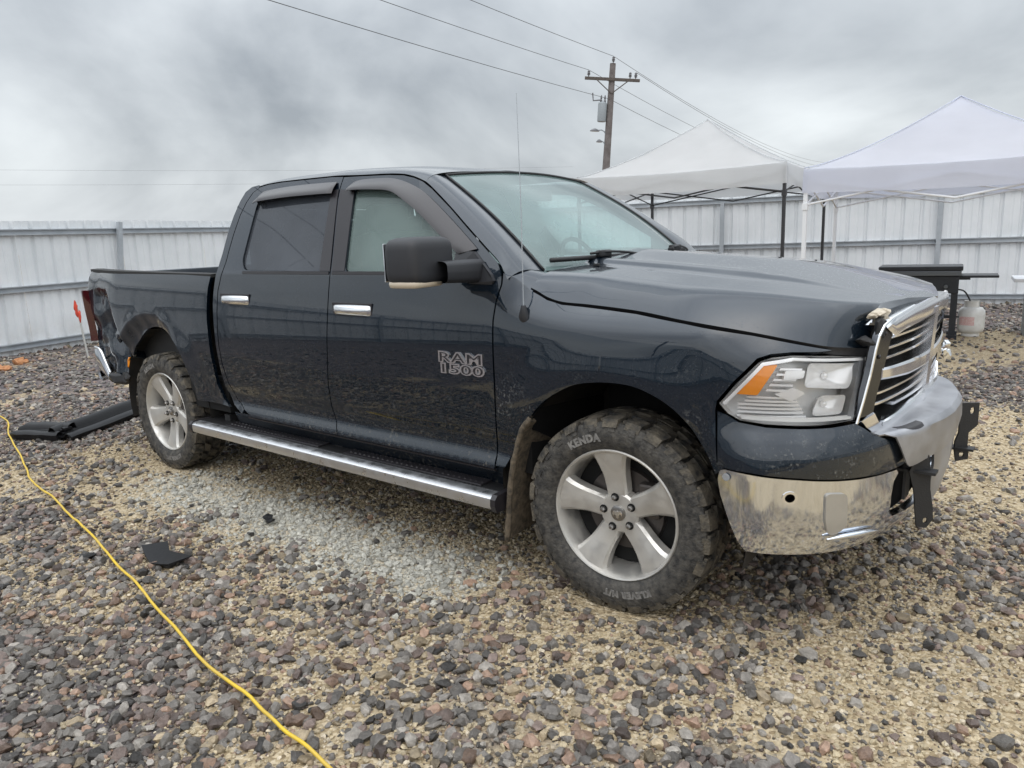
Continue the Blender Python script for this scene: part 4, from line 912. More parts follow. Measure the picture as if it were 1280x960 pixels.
# ground material: tan crushed stone and sand, with damp dark gravel where it lies
def ground_mat():
    m = bpy.data.materials.new('gravel_ground'); m.use_nodes = True; t = m.node_tree; b = t.nodes['Principled BSDF']; b.inputs['Roughness'].default_value = .9; b.inputs['Specular IOR Level'].default_value = .25
    g = t.nodes.new('ShaderNodeNewGeometry')
    def noi(sc_, det=4, ro=.6): n = t.nodes.new('ShaderNodeTexNoise'); n.inputs['Scale'].default_value = sc_; n.inputs['Detail'].default_value = det; n.inputs['Roughness'].default_value = ro; t.links.new(g.outputs['Position'], n.inputs['Vector']); return n
    def ramp(src, stops): r = t.nodes.new('ShaderNodeValToRGB'); cr_ = r.color_ramp; cr_.elements[0].position = stops[0][0]; cr_.elements[0].color = (*stops[0][1], 1); cr_.elements[1].position = stops[-1][0]; cr_.elements[1].color = (*stops[-1][1], 1); [setattr(cr_.elements.new(p), 'color', (*c, 1)) for p, c in stops[1:-1]]; t.links.new(src, r.inputs[0]); return r
    v = t.nodes.new('ShaderNodeTexVoronoi'); v.inputs['Scale'].default_value = 62; t.links.new(g.outputs['Position'], v.inputs['Vector'])
    v2 = t.nodes.new('ShaderNodeTexVoronoi'); v2.inputs['Scale'].default_value = 24; t.links.new(g.outputs['Position'], v2.inputs['Vector'])
    s1 = t.nodes.new('ShaderNodeSeparateColor'); t.links.new(v.outputs['Color'], s1.inputs[0]); s2 = t.nodes.new('ShaderNodeSeparateColor'); t.links.new(v2.outputs['Color'], s2.inputs[0])
    tan = ramp(s1.outputs[0], [(0, (.25, .19, .115)), (.5, (.41, .325, .205)), (1, (.54, .455, .325))])
    drk = ramp(s2.outputs[0], [(0, (.055, .05, .052)), (.4, (.11, .095, .098)), (.75, (.17, .135, .125)), (1, (.23, .20, .18))])
    pl_ = t.nodes.new('ShaderNodeAttribute'); pl_.attribute_name = 'pale'
    at_ = t.nodes.new('ShaderNodeAttribute'); at_.attribute_name = 'dark'
    n1 = noi(7, 6, .7); ma = t.nodes.new('ShaderNodeMath'); ma.operation = 'MULTIPLY_ADD'; ma.inputs[1].default_value = .9; ma.inputs[2].default_value = -.45; t.links.new(n1.outputs['Fac'], ma.inputs[0])
    a2 = t.nodes.new('ShaderNodeMath'); a2.operation = 'ADD'; t.links.new(ma.outputs[0], a2.inputs[0]); t.links.new(at_.outputs['Fac'], a2.inputs[1])
    mr = t.nodes.new('ShaderNodeMapRange'); mr.inputs[1].default_value = .56; mr.inputs[2].default_value = .78; t.links.new(a2.outputs[0], mr.inputs[0])
    mxx = t.nodes.new('ShaderNodeMix'); mxx.data_type = 'RGBA'; t.links.new(mr.outputs[0], mxx.inputs[0]); t.links.new(tan.outputs[0], mxx.inputs[6]); t.links.new(drk.outputs[0], mxx.inputs[7]); 
    pn = noi(11, 5, .7); pm = t.nodes.new('ShaderNodeMath'); pm.operation = 'MULTIPLY'; t.links.new(pl_.outputs['Fac'], pm.inputs[0]); pr = t.nodes.new('ShaderNodeMapRange'); pr.inputs[1].default_value = .35; pr.inputs[2].default_value = .6; t.links.new(pn.outputs['Fac'], pr.inputs[0]); t.links.new(pr.outputs[0], pm.inputs[1])
    mp_ = t.nodes.new('ShaderNodeMix'); mp_.data_type = 'RGBA'; t.links.new(pm.outputs[0], mp_.inputs[0]); t.links.new(mxx.outputs[2], mp_.inputs[6]); mp_.inputs[7].default_value = (.56, .53, .45, 1); t.links.new(mp_.outputs[2], b.inputs['Base Color'])
    bm_ = t.nodes.new('ShaderNodeBump'); bm_.inputs['Strength'].default_value = .9; bm_.inputs['Distance'].default_value = .012; bm_.invert = True
    hm = t.nodes.new('ShaderNodeMath'); hm.operation = 'ADD'; t.links.new(v.outputs['Distance'], hm.inputs[0]); t.links.new(v2.outputs['Distance'], hm.inputs[1]); t.links.new(hm.outputs[0], bm_.inputs['Height']); t.links.new(bm_.outputs[0], b.inputs['Normal'])
    return m
def darkness(x, y):
    """share of dark gravel over the tan crushed stone at a place in the yard"""
    d = .42+.75*NZ(x*.55+3, y*.55, 2.0)+.55*NZ(x*1.9, y*1.9, 6.0)
    d += .38*sstep(-3.5, -5.5, x)+.8*sstep(-3.6, -5.0, y)+.22*sstep(-1.2, -2.6, y)*sstep(.2, -1.2, x)                                   # thick dark cover behind the truck; unseen near side darkened for the door reflections
    right = sstep(.2, 1.1, x+.25*y); d -= .42*right*sstep(4.5, 3.4, y)
    d += .55*right*math.exp(-((y-4.2)/.9)**2)*sstep(.2, .6, x)       # dark band beyond the bumper
    d -= .5*right*math.exp(-((y-6.3)/.8)**2)
    d += .7*sstep(7.6, 8.6, y)                                      # heap along the fence
    d -= .15*math.exp(-(((x+1.2)*.35)**2+((y+1.0)/.35)**2))
    if -.98 < y < .98 and -3.6 < x < .4: d -= .25
    return max(0., min(1., d))
ground = mk('ground', V, F, ground_mat(), None, True); ground['kind'] = 'structure'
at_ = ground.data.attributes.new('dark', 'FLOAT', 'POINT'); at_.data.foreach_set('value', [darkness(v[0], v[1]) if abs(v[0]) < 30 and abs(v[1]) < 30 else .6 for v in V])

def chalk(x, y): return sstep(-3.7, -3.0, x)*sstep(-.45, -.9, x)*math.exp(-((y+1.10+.12*NZ(x*2, 1, 1))/.27)**2)
at2 = ground.data.attributes.new('pale', 'FLOAT', 'POINT'); at2.data.foreach_set('value', [min(1., 1.15*chalk(v[0], v[1])) for v in V])

# ---- stones
sm = bpy.data.materials.new('stone'); sm.use_nodes = True; t = sm.node_tree; b = t.nodes['Principled BSDF']; b.inputs['Specular IOR Level'].default_value = .45
an_ = t.nodes.new('ShaderNodeAttribute'); an_.attribute_type = 'INSTANCER'; an_.attribute_name = 'scol'
tcn = t.nodes.new('ShaderNodeTexCoord'); n_ = t.nodes.new('ShaderNodeTexNoise'); n_.inputs['Scale'].default_value = 2.2; n_.inputs['Detail'].default_value = 6; n_.inputs['Roughness'].default_value = .75; t.links.new(tcn.outputs['Object'], n_.inputs['Vector'])
mr = t.nodes.new('ShaderNodeMapRange'); mr.inputs[1].default_value = .3; mr.inputs[2].default_value = .7; mr.inputs[3].default_value = .62; mr.inputs[4].default_value = 1.38; t.links.new(n_.outputs['Fac'], mr.inputs[0])
vm = t.nodes.new('ShaderNodeVectorMath'); vm.operation = 'SCALE'; t.links.new(an_.outputs['Color'], vm.inputs[0]); t.links.new(mr.outputs[0], vm.inputs['Scale']); t.links.new(vm.outputs[0], b.inputs['Base Color'])
b.inputs['Roughness'].default_value = .34
bp = t.nodes.new('ShaderNodeBump'); bp.inputs['Strength'].default_value = .35; bp.inputs['Distance'].default_value = .08; t.links.new(n_.outputs['Fac'], bp.inputs['Height']); t.links.new(bp.outputs[0], b.inputs['Normal'])
NVAR = 16; meshes = []
random.seed(11)
for k in range(NVAR):
    bm = bmesh.new(); fl = random.uniform(.55, .85); el = random.uniform(.75, 1.0)
    for i in range(20):
        p = Vector((random.gauss(0, 1), random.gauss(0, 1), random.gauss(0, 1))).normalized()*random.uniform(.84, 1.04); bm.verts.new((p.x*.5, p.y*.5*el, p.z*.5*fl))
    bmesh.ops.convex_hull(bm, input=bm.verts[:]); 
    loose = [v for v in bm.verts if not v.link_faces]; bmesh.ops.delete(bm, geom=loose, context='VERTS')
    me = bpy.data.meshes.new('stone'); bm.to_mesh(me); bm.free(); me.materials.append(sm); meshes.append(me)
rng = np.random.default_rng(5)
def colour(kind):
    if kind == 'dark':
        k = rng.random()
        c = np.array((.155, .150, .146)) if k < .38 else np.array((.27, .262, .25)) if k < .56 else np.array((.175, .140, .130)) if k < .76 else np.array((.29, .205, .16)) if k < .86 else np.array((.33, .28, .20)) if k < .92 else np.array((.075, .073, .073))
        return c*np.array((1.07, 1.0, .92))*rng.uniform(.30, 1.32)
    if kind == 'light': return np.array((.47, .455, .40))*rng.uniform(.6, 1.15)
    k = rng.random(); c = np.array((.48, .395, .26)) if k < .66 else np.array((.57, .49, .37)) if k < .86 else np.array((.36, .275, .18))
    return c*rng.uniform(.75, 1.15)
pts = []; cx_, cy_ = CAM[0], CAM[1]; heading = math.atan2(.780, -.625)
def scatter(r0, r1, dens_, kind, lo, hi, ang):
    n = int(ang*(r1*r1-r0*r0)*dens_)          # sector of half-angle ang
    rr = np.sqrt(rng.uniform(r0*r0, r1*r1, n)); aa = heading+rng.uniform(-ang, ang, n)
    for r, a in zip(rr, aa):
        x = cx_+r*math.cos(a); y = cy_+r*math.sin(a); d = darkness(x, y)
        kd = kind
        if kind == 'dark':
            lt = chalk(x, y)
            if rng.random() < lt*1.1: kd = 'light'
            elif rng.random() > .12+1.05*d: continue
            
        elif rng.random() > 1.10-.35*d: continue
        elif rng.random() < chalk(x, y): kd = 'light'
        elif rng.random() < .22+.3*d: kd = 'dark'
        s = lo+(hi-lo)*rng.random()**2.5
        if kind == 'dark' and kd == 'light': s *= .72
        pts.append((x, y, s, kd, r))
A = R(52)
scatter(1.2, 4.6, 1900, 'dark', .014, .066, A); scatter(4.6, 9, 760, 'dark', .018, .070, A); scatter(9, 17, 130, 'dark', .04, .09, A)
scatter(1.2, 4.6, 3800, 'tan', .007, .028, A); scatter(4.6, 8, 800, 'tan', .014, .032, A); scatter(8, 14, 60, 'tan', .02, .04, A)
scatter(.3, 2.2, 140, 'dark', .02, .06, math.pi); scatter(2.2, 9, 45, 'dark', .03, .075, math.pi)
pts = [p for p in pts if not (math.hypot(p[0], p[1]+.84) < .22 or math.hypot(p[0]+3.569, p[1]+.84) < .22)]
# the stones that show largest are single objects
order = sorted(range(len(pts)), key=lambda i: -(pts[i][2]/pts[i][4]) if (pts[i][4] < 4.2 and pts[i][3] != 'tan' and abs(math.atan2(pts[i][1]-cy_, pts[i][0]-cx_)-heading) < R(36)) else 1)
big = set(order[:300]); src = []
for q_, i in enumerate(order[:300]):
    x, y, s, kd, r = pts[i]; o = bpy.data.objects.new('stone', meshes[q_ % NVAR]); col.objects.link(o); o.parent = ground
    o.location = (x, y, gz(x, y)+s*.20); o.rotation_euler = (rng.uniform(-.35, .35), rng.uniform(-.35, .35), rng.uniform(0, 6.28)); o.scale = (s*rng.uniform(.9, 1.3), s*rng.uniform(.8, 1.05), s*rng.uniform(.8, 1.1))
    o['scol'] = [float(c) for c in colour(kd)]
    if len(src) < NVAR: src.append(o)
rest = [p for i, p in enumerate(pts) if i not in big]; n = len(rest)
co = np.array([(x, y, gz(x, y)+s*.16) for x, y, s, kd, r in rest], dtype=np.float32)
me = bpy.data.meshes.new('gravel'); me.vertices.add(n); me.vertices.foreach_set('co', co.ravel())
def attr(nm, ty, key, arr): a_ = me.attributes.new(nm, ty, 'POINT'); a_.data.foreach_set(key, arr.ravel())
attr('rot', 'FLOAT_VECTOR', 'vector', np.stack([rng.uniform(-.4, .4, n), rng.uniform(-.4, .4, n), rng.uniform(0, 6.28, n)], 1).astype(np.float32))
sz_ = np.array([p[2] for p in rest]); attr('sca', 'FLOAT_VECTOR', 'vector', np.stack([sz_*rng.uniform(.9, 1.35, n), sz_*rng.uniform(.8, 1.05, n), sz_*rng.uniform(.8, 1.15, n)], 1).astype(np.float32))
attr('var', 'INT', 'value', rng.integers(0, NVAR, n).astype(np.int32))
attr('scol', 'FLOAT_COLOR', 'color', np.array([(*colour(p[3]), 1) for p in rest], dtype=np.float32))
gravel = bpy.data.objects.new('gravel', me); col.objects.link(gravel); gravel['kind'] = 'stuff'; tag(gravel, 'loose dark and tan crushed gravel covering the yard', 'gravel')
ng = bpy.data.node_groups.new('gravel_scatter', 'GeometryNodeTree'); ng.interface.new_socket('Geometry', in_out='INPUT', socket_type='NodeSocketGeometry'); ng.interface.new_socket('Geometry', in_out='OUTPUT', socket_type='NodeSocketGeometry')
gi = ng.nodes.new('NodeGroupInput'); go = ng.nodes.new('NodeGroupOutput'); iop = ng.nodes.new('GeometryNodeInstanceOnPoints'); gti = ng.nodes.new('GeometryNodeGeometryToInstance')
for o in src[::-1]:
    oi = ng.nodes.new('GeometryNodeObjectInfo'); oi.inputs['Object'].default_value = o; oi.inputs['As Instance'].default_value = False; oi.transform_space = 'ORIGINAL'
    gt = gti; ng.links.new(oi.outputs['Geometry'], gti.inputs[0])
def na(nm, ty): a_ = ng.nodes.new('GeometryNodeInputNamedAttribute'); a_.data_type = ty; a_.inputs['Name'].default_value = nm; return a_.outputs[0]
ng.links.new(gi.outputs[0], iop.inputs['Points']); ng.links.new(gti.outputs[0], iop.inputs['Instance']); iop.inputs['Pick Instance'].default_value = True
ng.links.new(na('var', 'INT'), iop.inputs['Instance Index']); ng.links.new(na('rot', 'FLOAT_VECTOR'), iop.inputs['Rotation']); ng.links.new(na('sca', 'FLOAT_VECTOR'), iop.inputs['Scale'])
ng.links.new(iop.outputs[0], go.inputs[0]); gravel.modifiers.new('scatter', 'NODES').node_group = ng
print('stones', len(pts))

# ---- fences: ribbed sheets on rails and posts
FA = R(14); fx_, fy_ = Vector((math.cos(FA), math.sin(FA), 0)), Vector((-math.sin(FA), math.cos(FA), 0))
def sheet_mesh():
    prof = []; wd = .905
    for k in range(3):
        x = k*.3017
        prof += [(x+.0, 0), (x+.075, 0), (x+.085, .006), (x+.12, .006), (x+.13, 0), (x+.215, 0), (x+.238, .030), (x+.268, .030), (x+.291, 0)]
    prof.append((wd, 0)); Vv = []; Fv = []
    for i, (x, y) in enumerate(prof):
        Vv += [(x, y, 0), (x, y, 1)]
        if i: Fv.append((2*i-2, 2*i, 2*i+1, 2*i-1))
    me = bpy.data.meshes.new('panel'); me.from_pydata(Vv, [], Fv); me.materials.append(M['fence']); return me
SHEET = sheet_mesh()
def fence(p0, direction, length, label, hz=(.13, .98, 1.83), lean_posts=(), top=2.02, posts=None):
    ang = math.atan2(direction.y, direction.x); root = empty('metal_fence', p0, ang); tag(root, label, 'fence', None)
    n_ = int(length/.905); rg = random.Random(len(label))
    step = 0
    for k in range(n_):
        if k % 2 == 0: step = rg.uniform(-.025, .03)
        o = bpy.data.objects.new('panel', SHEET); col.objects.link(o); o.parent = root; o.location = (k*.905, -.004*(k % 2), -.05); o.scale = (1, 1, top+.05+step)
    # inner side is local -y
    for z in hz:
        mb = MB(); mb.add([(x, y, zz) for x in (0, n_*.905) for y, zz in ((-.008, z-.045), (-.060, z-.045), (-.060, z-.030), (-.020, z-.030), (-.020, z+.030), (-.060, z+.030), (-.060, z+.045), (-.008, z+.045))], [(j, j+1, 8+j+1, 8+j) for j in range(7)]+[(7, 0, 8, 15)]); mb.build('rail', 'steel', root)
    for x, ln in (posts or [(1.2+3.05*k, 0) for k in range(int(length/3.05))]):
        mb = MB(); mb.box((0, 0, .98), (.075, .06, 2.02)); o = mb.build('post', 'steel', root); o.location = (x, -.10, 0); o.rotation_euler = (0, R(ln), 0)
    return root
# corner of the yard behind the truck, left fence runs from it towards -fy_, right fence towards +fx_
LP0 = Vector((-11.43, .50, 0)); RP0 = Vector((-1.0, 12.0, 0))
tt = (RP0-LP0).dot(fy_); corner = LP0+fy_*tt
left_len = 23.5; b_len = 30
fence(corner-fy_*left_len, fy_, left_len, 'ribbed pale metal fence behind the truck bed, with a leaning steel post', posts=[(left_len-tt-6.0, 0), (left_len-tt-2.95, 0), (left_len-tt-.9+.0, 0), (left_len-tt+2.02, 7), (left_len-tt+5.0, 0), (left_len-tt+8.0, 0), (3, 0), (6, 0), (9, 0)])
fence(corner, fx_, b_len, 'ribbed pale metal fence behind the white canopies and the griddle', hz=(.14, 1.12, 2.0), top=2.22, posts=[((RP0-corner).dot(fx_)+k*3.75, 0) for k in range(-2, 6)])
cr2 = corner+fx_*b_len
fence(cr2, -fy_, left_len, 'ribbed pale metal fence off the front of the truck')
fence(cr2-fy_*left_len, -fx_, b_len, 'ribbed pale metal fence along the near side of the yard')

# ---- canopies
def tent(corners, eave, peak, valance, cloth, frame, label, legs_low=0):
    P = [Vector((x, y, 0)) for x, y in corners]; c = sum(P, Vector())/4; root = empty('canopy_tent', c); tag(root, label, 'canopy', 'pop-up canopies in front of the fence')
    Q = [p-c for p in P]
    mb = MB()
    def face(a, b):
        def g(u, v):
            base = a.lerp(b, u); h = v; sag = -.05*math.sin(math.pi*v)-.03*math.sin(math.pi*u)*(1-v)
            p = base*(1-h)*1.0; z = eave+(peak-eave)*(h**1.25)+sag*(1-abs(2*u-1)**3)-.02*math.sin(math.pi*v)*abs(2*u-1)**3+.016*NZ(p.x*2.2, p.y*2.2, v*3)+.010*NZ(p.x*6, p.y*1.5, v*7); return (p.x, p.y, z)
        mb.grid(g, 16, 14)
    for i in range(4): face(Q[i], Q[(i+1) % 4])
    cn = mb.build('canopy', cloth, root, True)
    for i in range(4):
        a, b = Q[i], Q[(i+1) % 4]; mb = MB(); mb.grid(lambda u, v: (lambda p: (p.x*(1.004+.006*math.sin(u*21)*v), p.y*(1.004+.006*math.sin(u*21)*v), eave-.03*math.sin(math.pi*u)-valance*v+.004))(a.lerp(b, u)), 24, 3); mb.build('valance', cloth, cn, True)
    for i in range(4):
        mb = MB(); mb.tube([(Q[i].x*(1-h), Q[i].y*(1-h), eave+(peak-eave)*(h**1.25)-.02*math.sin(math.pi*h)+.014) for h in [k/14 for k in range(15)]], .007, 5); mb.build('seam', cloth, cn, True)
        mb = MB(); p = Q[i]*.985; mb.box((p.x, p.y, eave/2-.02), (.038, .038, eave-.04)); mb.box((p.x, p.y, .012), (.10, .10, .02)); mb.box((p.x, p.y, eave-.38), (.055, .055, .07)); mb.build('leg', frame, root)
        a, b = Q[i]*.98, Q[(i+1) % 4]*.98; mb = MB()
        z1, z0 = eave-.12, eave-.36
        for k in range(2):
            s0, s1 = a.lerp(b, k*.5), a.lerp(b, k*.5+.5); up = Vector((0, 0, z1)); dn = Vector((0, 0, z0)); mb.tube([s0+up, s1+dn], .011, 6); mb.tube([s0+dn, s1+up], .011, 6)
        mb.build('truss', frame, root)
        mb = MB(); mb.tube([Q[i]*.98+Vector((0, 0, eave-.10)), Vector((0, 0, peak-.12))], .012, 6); mb.build('roof_strut', frame, root)
    return root
tent([(-4.88, 6.25), (-1.90, 6.59), (-2.25, 9.56), (-5.20, 9.19)], 2.30, 3.12, .26, 'canopy_white', 'frame_black', 'white pop-up canopy on black legs behind the truck cab')
tent([(-1.14, 4.89), (1.60, 5.33), (1.16, 8.07), (-1.58, 7.63)], 2.08, 2.82, .24, 'canopy_violet', 'frame_white', 'bluish white pop-up canopy on white legs over the griddle')

# ---- griddle, gas bottle, table under the canopy
ga = R(8); gr_ = empty('griddle_grill', (-.47, 7.64, 0), ga); tag(gr_, 'black flat-top griddle with a side shelf beside the gas cylinder', 'griddle')
mb = MB(); mb.box((0, 0, .70), (.88, .50, .22), bev=.01); mb.build('firebox', 'grill_black', gr_)
mb = MB(); mb.box((0, -.01, .845), (.92, .56, .06), bev=.006); mb.build('griddle_plate', 'grill_grey', gr_)
mb = MB(); mb.box((0, .0, .905), (.95, .58, .055), bev=.01); mb.build('lid', 'grill_black', gr_)
mb = MB(); mb.box((.66, 0, .80), (.40, .44, .03), bev=.006); mb.box((.50, 0, .775), (.12, .40, .03)); mb.build('side_shelf', 'grill_black', gr_)
for x in (-.40, .40):
    for y in (-.2, .2): mb = MB(); mb.box((x, y, .30), (.075, .06, .60)); mb.box((x, y, .03), (.12, .07, .06)); mb.build('leg', 'grill_black', gr_)
mb = MB(); mb.box((0, .2, .25), (.76, .03, .04)); mb.box((.47, .2, .25), (.25, .025, .02)); mb.build('crossbar', 'grill_black', gr_)
for x in (-.3, 0, .3): mb = MB(); mb.lathe([(0, .03), (.022, .03), (.025, 0)], 12, Matrix.Translation((x, -.25, .68)) @ Matrix.Rotation(R(90), 4, 'X')); mb.build('knob', 'grill_grey', gr_)
pt = empty('propane_tank', (.10, 7.98, 0)); tag(pt, 'white propane cylinder with red print on the gravel by the griddle', 'gas cylinder')
mb = MB(); mb.lathe([(0, .04), (.10, .035), (.14, .06), (.155, .10), (.157, .14), (.157, .28), (.150, .33), (.12, .37), (.06, .385), (0, .387)], 32); mb.build('body', 'tank', pt, 50)
mb = MB(); mb.lathe([(.105, 0), (.105, .055), (.10, .055), (.10, 0)], 28); mb.build('foot_ring', 'tank', pt, 40)
mb = MB(); mb.lathe([(.095, .365), (.095, .46), (.088, .46), (.088, .365)], 24, None, R(30), R(330)); mb.build('collar', 'tank', pt, 40)
mb = MB(); mb.tube([(0, 0, .38), (0, 0, .43)], .02, 8); mb.box((0, 0, .445), (.06, .02, .02)); mb.build('valve', 'grill_grey', pt)
mb = MB(); mb.grid(lambda u, v: (.1585*math.cos(R(-140+70*u)), .1585*math.sin(R(-140+70*u)), .15+.11*v), 10, 1); mb.build('warning_print', 'tank_print', pt, True)
mb = MB(); mb.tube(crom([(-.02, 0, .44), (-.10, -.02, .58), (-.22, -.05, .60), (-.34, -.1, .56)], 6), .010, 6); hs_ = mb.build('gas_hose', 'black', pt, True)
tb = empty('folding_table', (.98, 8.40, 0), ga); tag(tb, 'pale topped table on a grey panel leg beside the gas cylinder', 'table')
mb = MB(); mb.box((0, 0, .72), (1.0, .65, .045), bev=.008); mb.build('table_top', 'table', tb)
for x in (-.30, .42): mb = MB(); mb.box((x, 0, .35), (.09, .50, .70), bev=.006); mb.build('leg', 'table_leg', tb)

# ---- utility pole with crossarm, transformer, lamps
def pole(loc, rz, label, lean=0, full=True):
    root = empty('utility_pole', loc, rz); tag(root, label, 'utility pole'); root.rotation_euler = (0, 0, rz)
    T_ = Matrix.Rotation(lean, 4, 'X')
    mb = MB(); mb.tube([(0, 0, -.2), (0, 0, 4), (0, 0, 9.75)], [.22, .19, .14], 14, True, T_); mb.build('shaft', 'wood', root, 40)
    mb = MB(); mb.box((.16, 0, 9.0), (.11, 2.65, .13), T_); ar = mb.build('crossarm', 'arm', root)
    for s_ in (-1, 1): mb = MB(); mb.tube([(.20, s_*.75, 8.94), (.15, 0, 8.35)], .025, 6, True, T_); mb.build('brace', 'arm', ar)
    for y, z, x in ((-1.15, 9.07, .16), (.85, 9.07, .16), (1.12, 9.07, .16), (0, 9.75, .12)):
        mb = MB(); mb.lathe([(.02, 0), (.03, .06), (.085, .09), (.05, .13), (.085, .16), (.05, .20), (.07, .24), (.03, .30), (0, .31)], 12, T_ @ Matrix.Translation((x, y, z))); mb.build('insulator', 'ceramic', ar, 40)
    if full:
        mb = MB(); mb.lathe([(0, 7.05), (.20, 7.05), (.215, 7.10), (.215, 7.85), (.20, 7.92), (.1, 7.97), (0, 7.98)], 20, T_ @ Matrix.Translation((.05, -.38, 0))); tf = mb.build('transformer', 'xf', root, 40)
        for yy in (-.46, -.28): mb = MB(); mb.lathe([(.05, 7.95), (.06, 8.02), (.03, 8.08), (.05, 8.15), (.02, 8.28), (0, 8.28)], 10, T_ @ Matrix.Translation((.05, yy, 0))); mb.build('bushing', 'ceramic', tf)
        mb = MB(); mb.tube([(.1, -.45, 8.05), (.1, -.85, 8.0), (.1, -.9, 8.35)], .035, 6, True, T_); mb.build('fuse_cutout', 'ceramic', root)
        for z, l_ in ((6.55, .95), (6.05, .6)):
            mb = MB(); mb.tube([(0, 0, z-.35), (.05, -.2, z+.05), (.05, -.35, z+.12), (.05, -.55*l_, z+.10)], .03, 6, True, T_); lm = mb.build('street_lamp', 'xf', root)
            mb = MB(); mb.lathe([(.02, .10), (.09, .06), (.15, -.02), (.14, -.04), (0, -.05)], 14, T_ @ Matrix.Translation((.05, -.72*l_, z+.08)) @ Matrix.Diagonal((.9, 1.7*l_, 1, 1))); mb.build('lamp_head', 'ceramic', lm, 40)
    return root
UAZ = R(97.3); ud = Vector((math.cos(UAZ), math.sin(UAZ), 0)); BASE = Vector((-18.85, 29.4, -.35)); PRZ = UAZ-R(0)
armr = R(39.5)-R(90)                       # crossarm lies across the line of sight
pole(BASE, armr, 'weathered utility pole with crossarm and grey transformer beyond the fence', R(-4.6))
far = BASE+ud*85; near = BASE-ud*62+Vector((0, 0, 1.0))
pole(far, armr, 'utility pole farther along the wire line behind the canopies', 0, False)
pole(near, armr, 'utility pole at the open end of the wire line', 0, False)
Rz = Matrix.Rotation(armr, 4, 'Z') @ Matrix.Rotation(R(-4.6), 4, 'X'); Rz0 = Matrix.Rotation(armr, 4, 'Z')
for i, (y, z, x, lb) in enumerate(((-1.15, 9.37, .16, 'sagging overhead wire from the crossarm end above the transformer'), (1.12, 9.37, .16, 'sagging overhead wire from the crossarm end away from the transformer'), (0, 10.05, .12, 'topmost overhead wire running over the tip of the utility pole'), (-.1, 8.1, .2, 'lowest overhead wire fixed to the pole beside the transformer'))):
    p1 = BASE+Rz @ Vector((x, y, z)); pa_ = near+Rz0 @ Vector((x, y, z)); pb = far+Rz0 @ Vector((x, y, z)); path = []
    for a_, b_, sg_ in ((pa_, p1, .6), (p1, pb, 1.6))[1 if y > 1 else 0:]:
        for k in range(24): u = k/24; path.append(a_.lerp(b_, u)+Vector((0, 0, -4*sg_*u*(1-u))))
    path.append(pb); mb = MB(); mb.tube(path, .011, 5); o = mb.build('power_line', 'wire', None); tag(o, lb, 'wire')
for i, zz in enumerate((7.7, 6.6)):
    mb = MB(); mb.tube([Vector((-88, -25, zz+1.2)).lerp(Vector((-42, 62, zz+.2)), k/20)+Vector((0, 0, -3*(k/20)*(1-k/20))) for k in range(21)], .006, 5); tag(mb.build('power_line', 'wire', None), ('upper' if i == 0 else 'lower')+' of two faint far wires over the fence behind the truck bed', 'wire')

# ---- loose things on the gravel
# detached black bumper cover: long channel lying on its side
tr_ = empty('plastic_trim', (-5.5, -.75, 0)); tag(tr_, 'detached long black plastic bumper trim lying behind the rear wheel', 'car part')
a0, a1, a2 = Vector((-5.66, -1.22, 0)), Vector((-5.16, -1.02, 0)), Vector((-5.90, .48, 0))
def chan(p, q, sec, z0, z1, nm, cuts=10):
    d_ = (q-p).normalized(); n_ = Vector((d_.y, -d_.x, 0)); mb = MB(); base = tr_.location
    def g(u, v):
        t = v*(len(sec)-1); i = min(int(t), len(sec)-2); f = t-i; a = sec[i][0]*(1-f)+sec[i+1][0]*f; b = sec[i][1]*(1-f)+sec[i+1][1]*f
        c = p.lerp(q, u); w_ = 1-.35*sstep(.16, 0, u) if nm == 'end_piece' else 1
        return tuple(c+n_*a*w_+Vector((0, 0, z0+(z1-z0)*u+b*w_+.01*NZ(u*5, v*2, 3)))-base)
    mb.solid(g, cuts, 16, .006); return mb.build(nm, 'trim', tr_, 45)
chan(a0, a1, [(.09, .0), (.10, .05), (.06, .075), (.03, .045), (-.01, .05), (-.03, .10), (-.09, .115), (-.11, .06)], .01, .02, 'end_piece', 14)
chan(a1-(a2-a1)*.04, a2, [(.10, .0), (.11, .035), (.06, .062), (.02, .03), (-.02, .035), (-.05, .10), (-.09, .115), (-.12, .06)], .01, .05, 'cover', 24)
mb = MB(); mb.box(tuple(a1-tr_.location+Vector((-.05, .02, .09))), (.10, .07, .03), Matrix(), bev=.01); mb.build('clip', 'trim', tr_)
mb = MB(); mb.tube([a0-tr_.location+Vector((.05, .03, .05)), a1-tr_.location+Vector((-.02, -.02, .085))], .010, 6); mb.build('lip', 'trim', tr_, True)
# yellow cord
cp = [(-10.2, -3.0), (-9.0, -2.05), (-7.7, -1.32), (-6.579, -1.052), (-5.647, -1.279), (-4.746, -1.491), (-4.138, -1.651), (-3.448, -1.752), (-2.571, -1.891), (-1.869, -2.015), (-1.151, -2.142), (-.622, -2.208), (-.201, -2.257), (.25, -2.36), (.9, -2.7)]
cq = crom(cp, 10); path = []
for i, (x, y) in enumerate(cq): path.append((x+.008*NZ(i*.21, 1, 0), y+.012*NZ(i*.17, 5, 0), gz(x, y)+.034+.014*abs(NZ(x*5, y*5, 2))))
mb = MB(); mb.tube(path, .0062, 8); tag(mb.build('extension_cord', 'cord', None, True), 'yellow extension cord trailing across the gravel past the truck', 'cord')
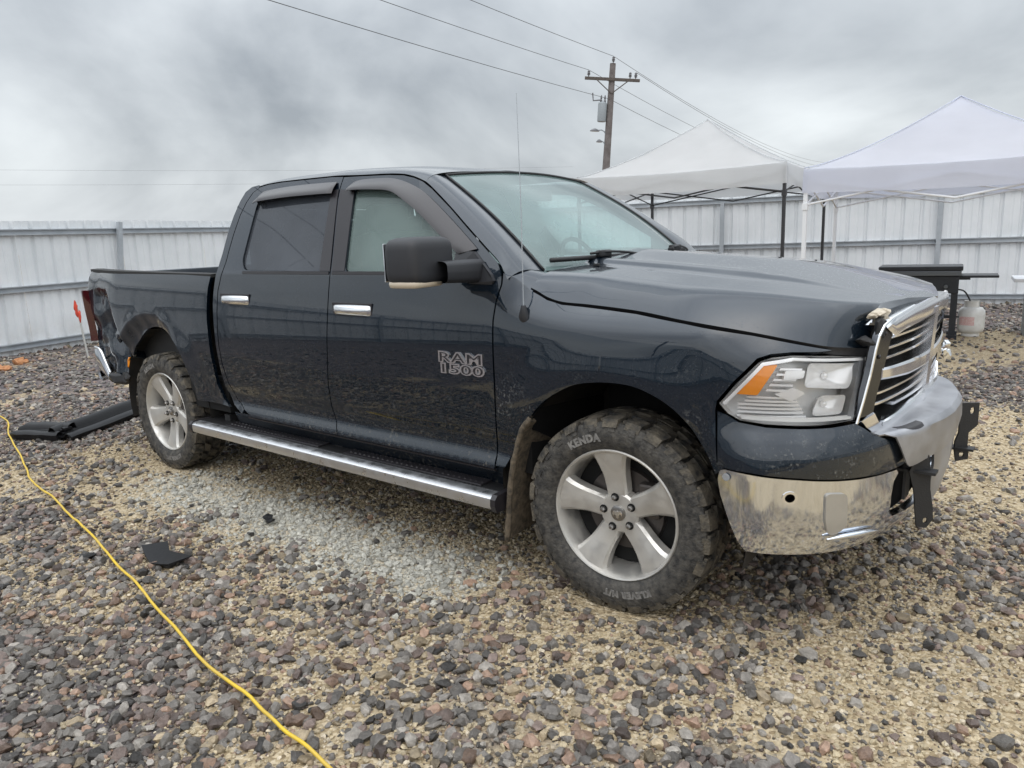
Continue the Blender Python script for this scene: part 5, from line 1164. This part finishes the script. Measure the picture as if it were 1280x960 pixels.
# fragments
def shard(name, pts_, z, label, th=.006, curl=.03):
    c = Vector((sum(p[0] for p in pts_)/len(pts_), sum(p[1] for p in pts_)/len(pts_), 0)); P = [(p[0]-c.x, p[1]-c.y) for p in pts_]
    o = panel(name, P, lambda a, b: (a, b, z+curl*(abs(a)*3)**2*2+.15*b*(.3)), 'trim', None, sp=.03, depth=th); o.location = (c.x, c.y, gz(c.x, c.y)); tag(o, label, 'car part'); return o
shard('plastic_fragment', [(-2.255, -1.80), (-2.20, -1.69), (-2.10, -1.735), (-1.97, -1.715), (-1.91, -1.72), (-1.93, -1.83), (-2.05, -1.86), (-2.16, -1.83)], .035, 'flat black plastic fragment on the gravel near the yellow cord')
q = MB(); clump((0, 0, .03), (.055, .035, .022), 18, 41); clump((.05, -.02, .028), (.03, .03, .018), 14, 42); o = q.build('plastic_clip', 'trim', None); o.location = (-2.10, -1.165, 0); tag(o, 'small glossy black broken clip on pale gravel beside the running board', 'car part')
q = MB(); clump((0, 0, .02), (.05, .05, .02), 16, 43); clump((.06, .02, .015), (.03, .03, .012), 12, 44); o = q.build('plastic_scrap', 'trim', None); o.location = (-2.45, -1.98, 0); tag(o, 'crumpled black scrap lying just past the yellow cord', 'car part')
# marker stake with red flagging
st = empty('marker_stake', (-10.1, 1.20, 0)); tag(st, 'grey marker stake with red flagging tied on top by the fence', 'stake')
mb = MB(); mb.tube([(0, 0, -.05), (-.04, -.04, .74)], .014, 8); mb.build('rod', 'stake', st)
q = MB(); clump((-.045, -.045, .68), (.030, .030, .13), 34, 51); clump((-.02, -.03, .60), (.040, .020, .12), 30, 52); clump((-.055, -.05, .74), (.022, .035, .10), 26, 53); clump((-.06, -.02, .64), (.018, .045, .06), 22, 54); q.build('flagging', 'red', st)
for (x, y, r_, lb) in ((-10.45, .42, .13, 'small clod of orange soil below the fence by the stake'), (-10.1, .02, .26, 'wide low heap of orange soil at the fence foot')):
    q = MB(); clump((0, 0, .02), (r_, r_*.8, .09), 30, int(r_*100)); clump((r_*.6, .05, .02), (r_*.5, r_*.5, .05), 20, 3); o = q.build('soil_clod', 'orange', None); o.location = (x, y, 0); tag(o, lb, 'soil')
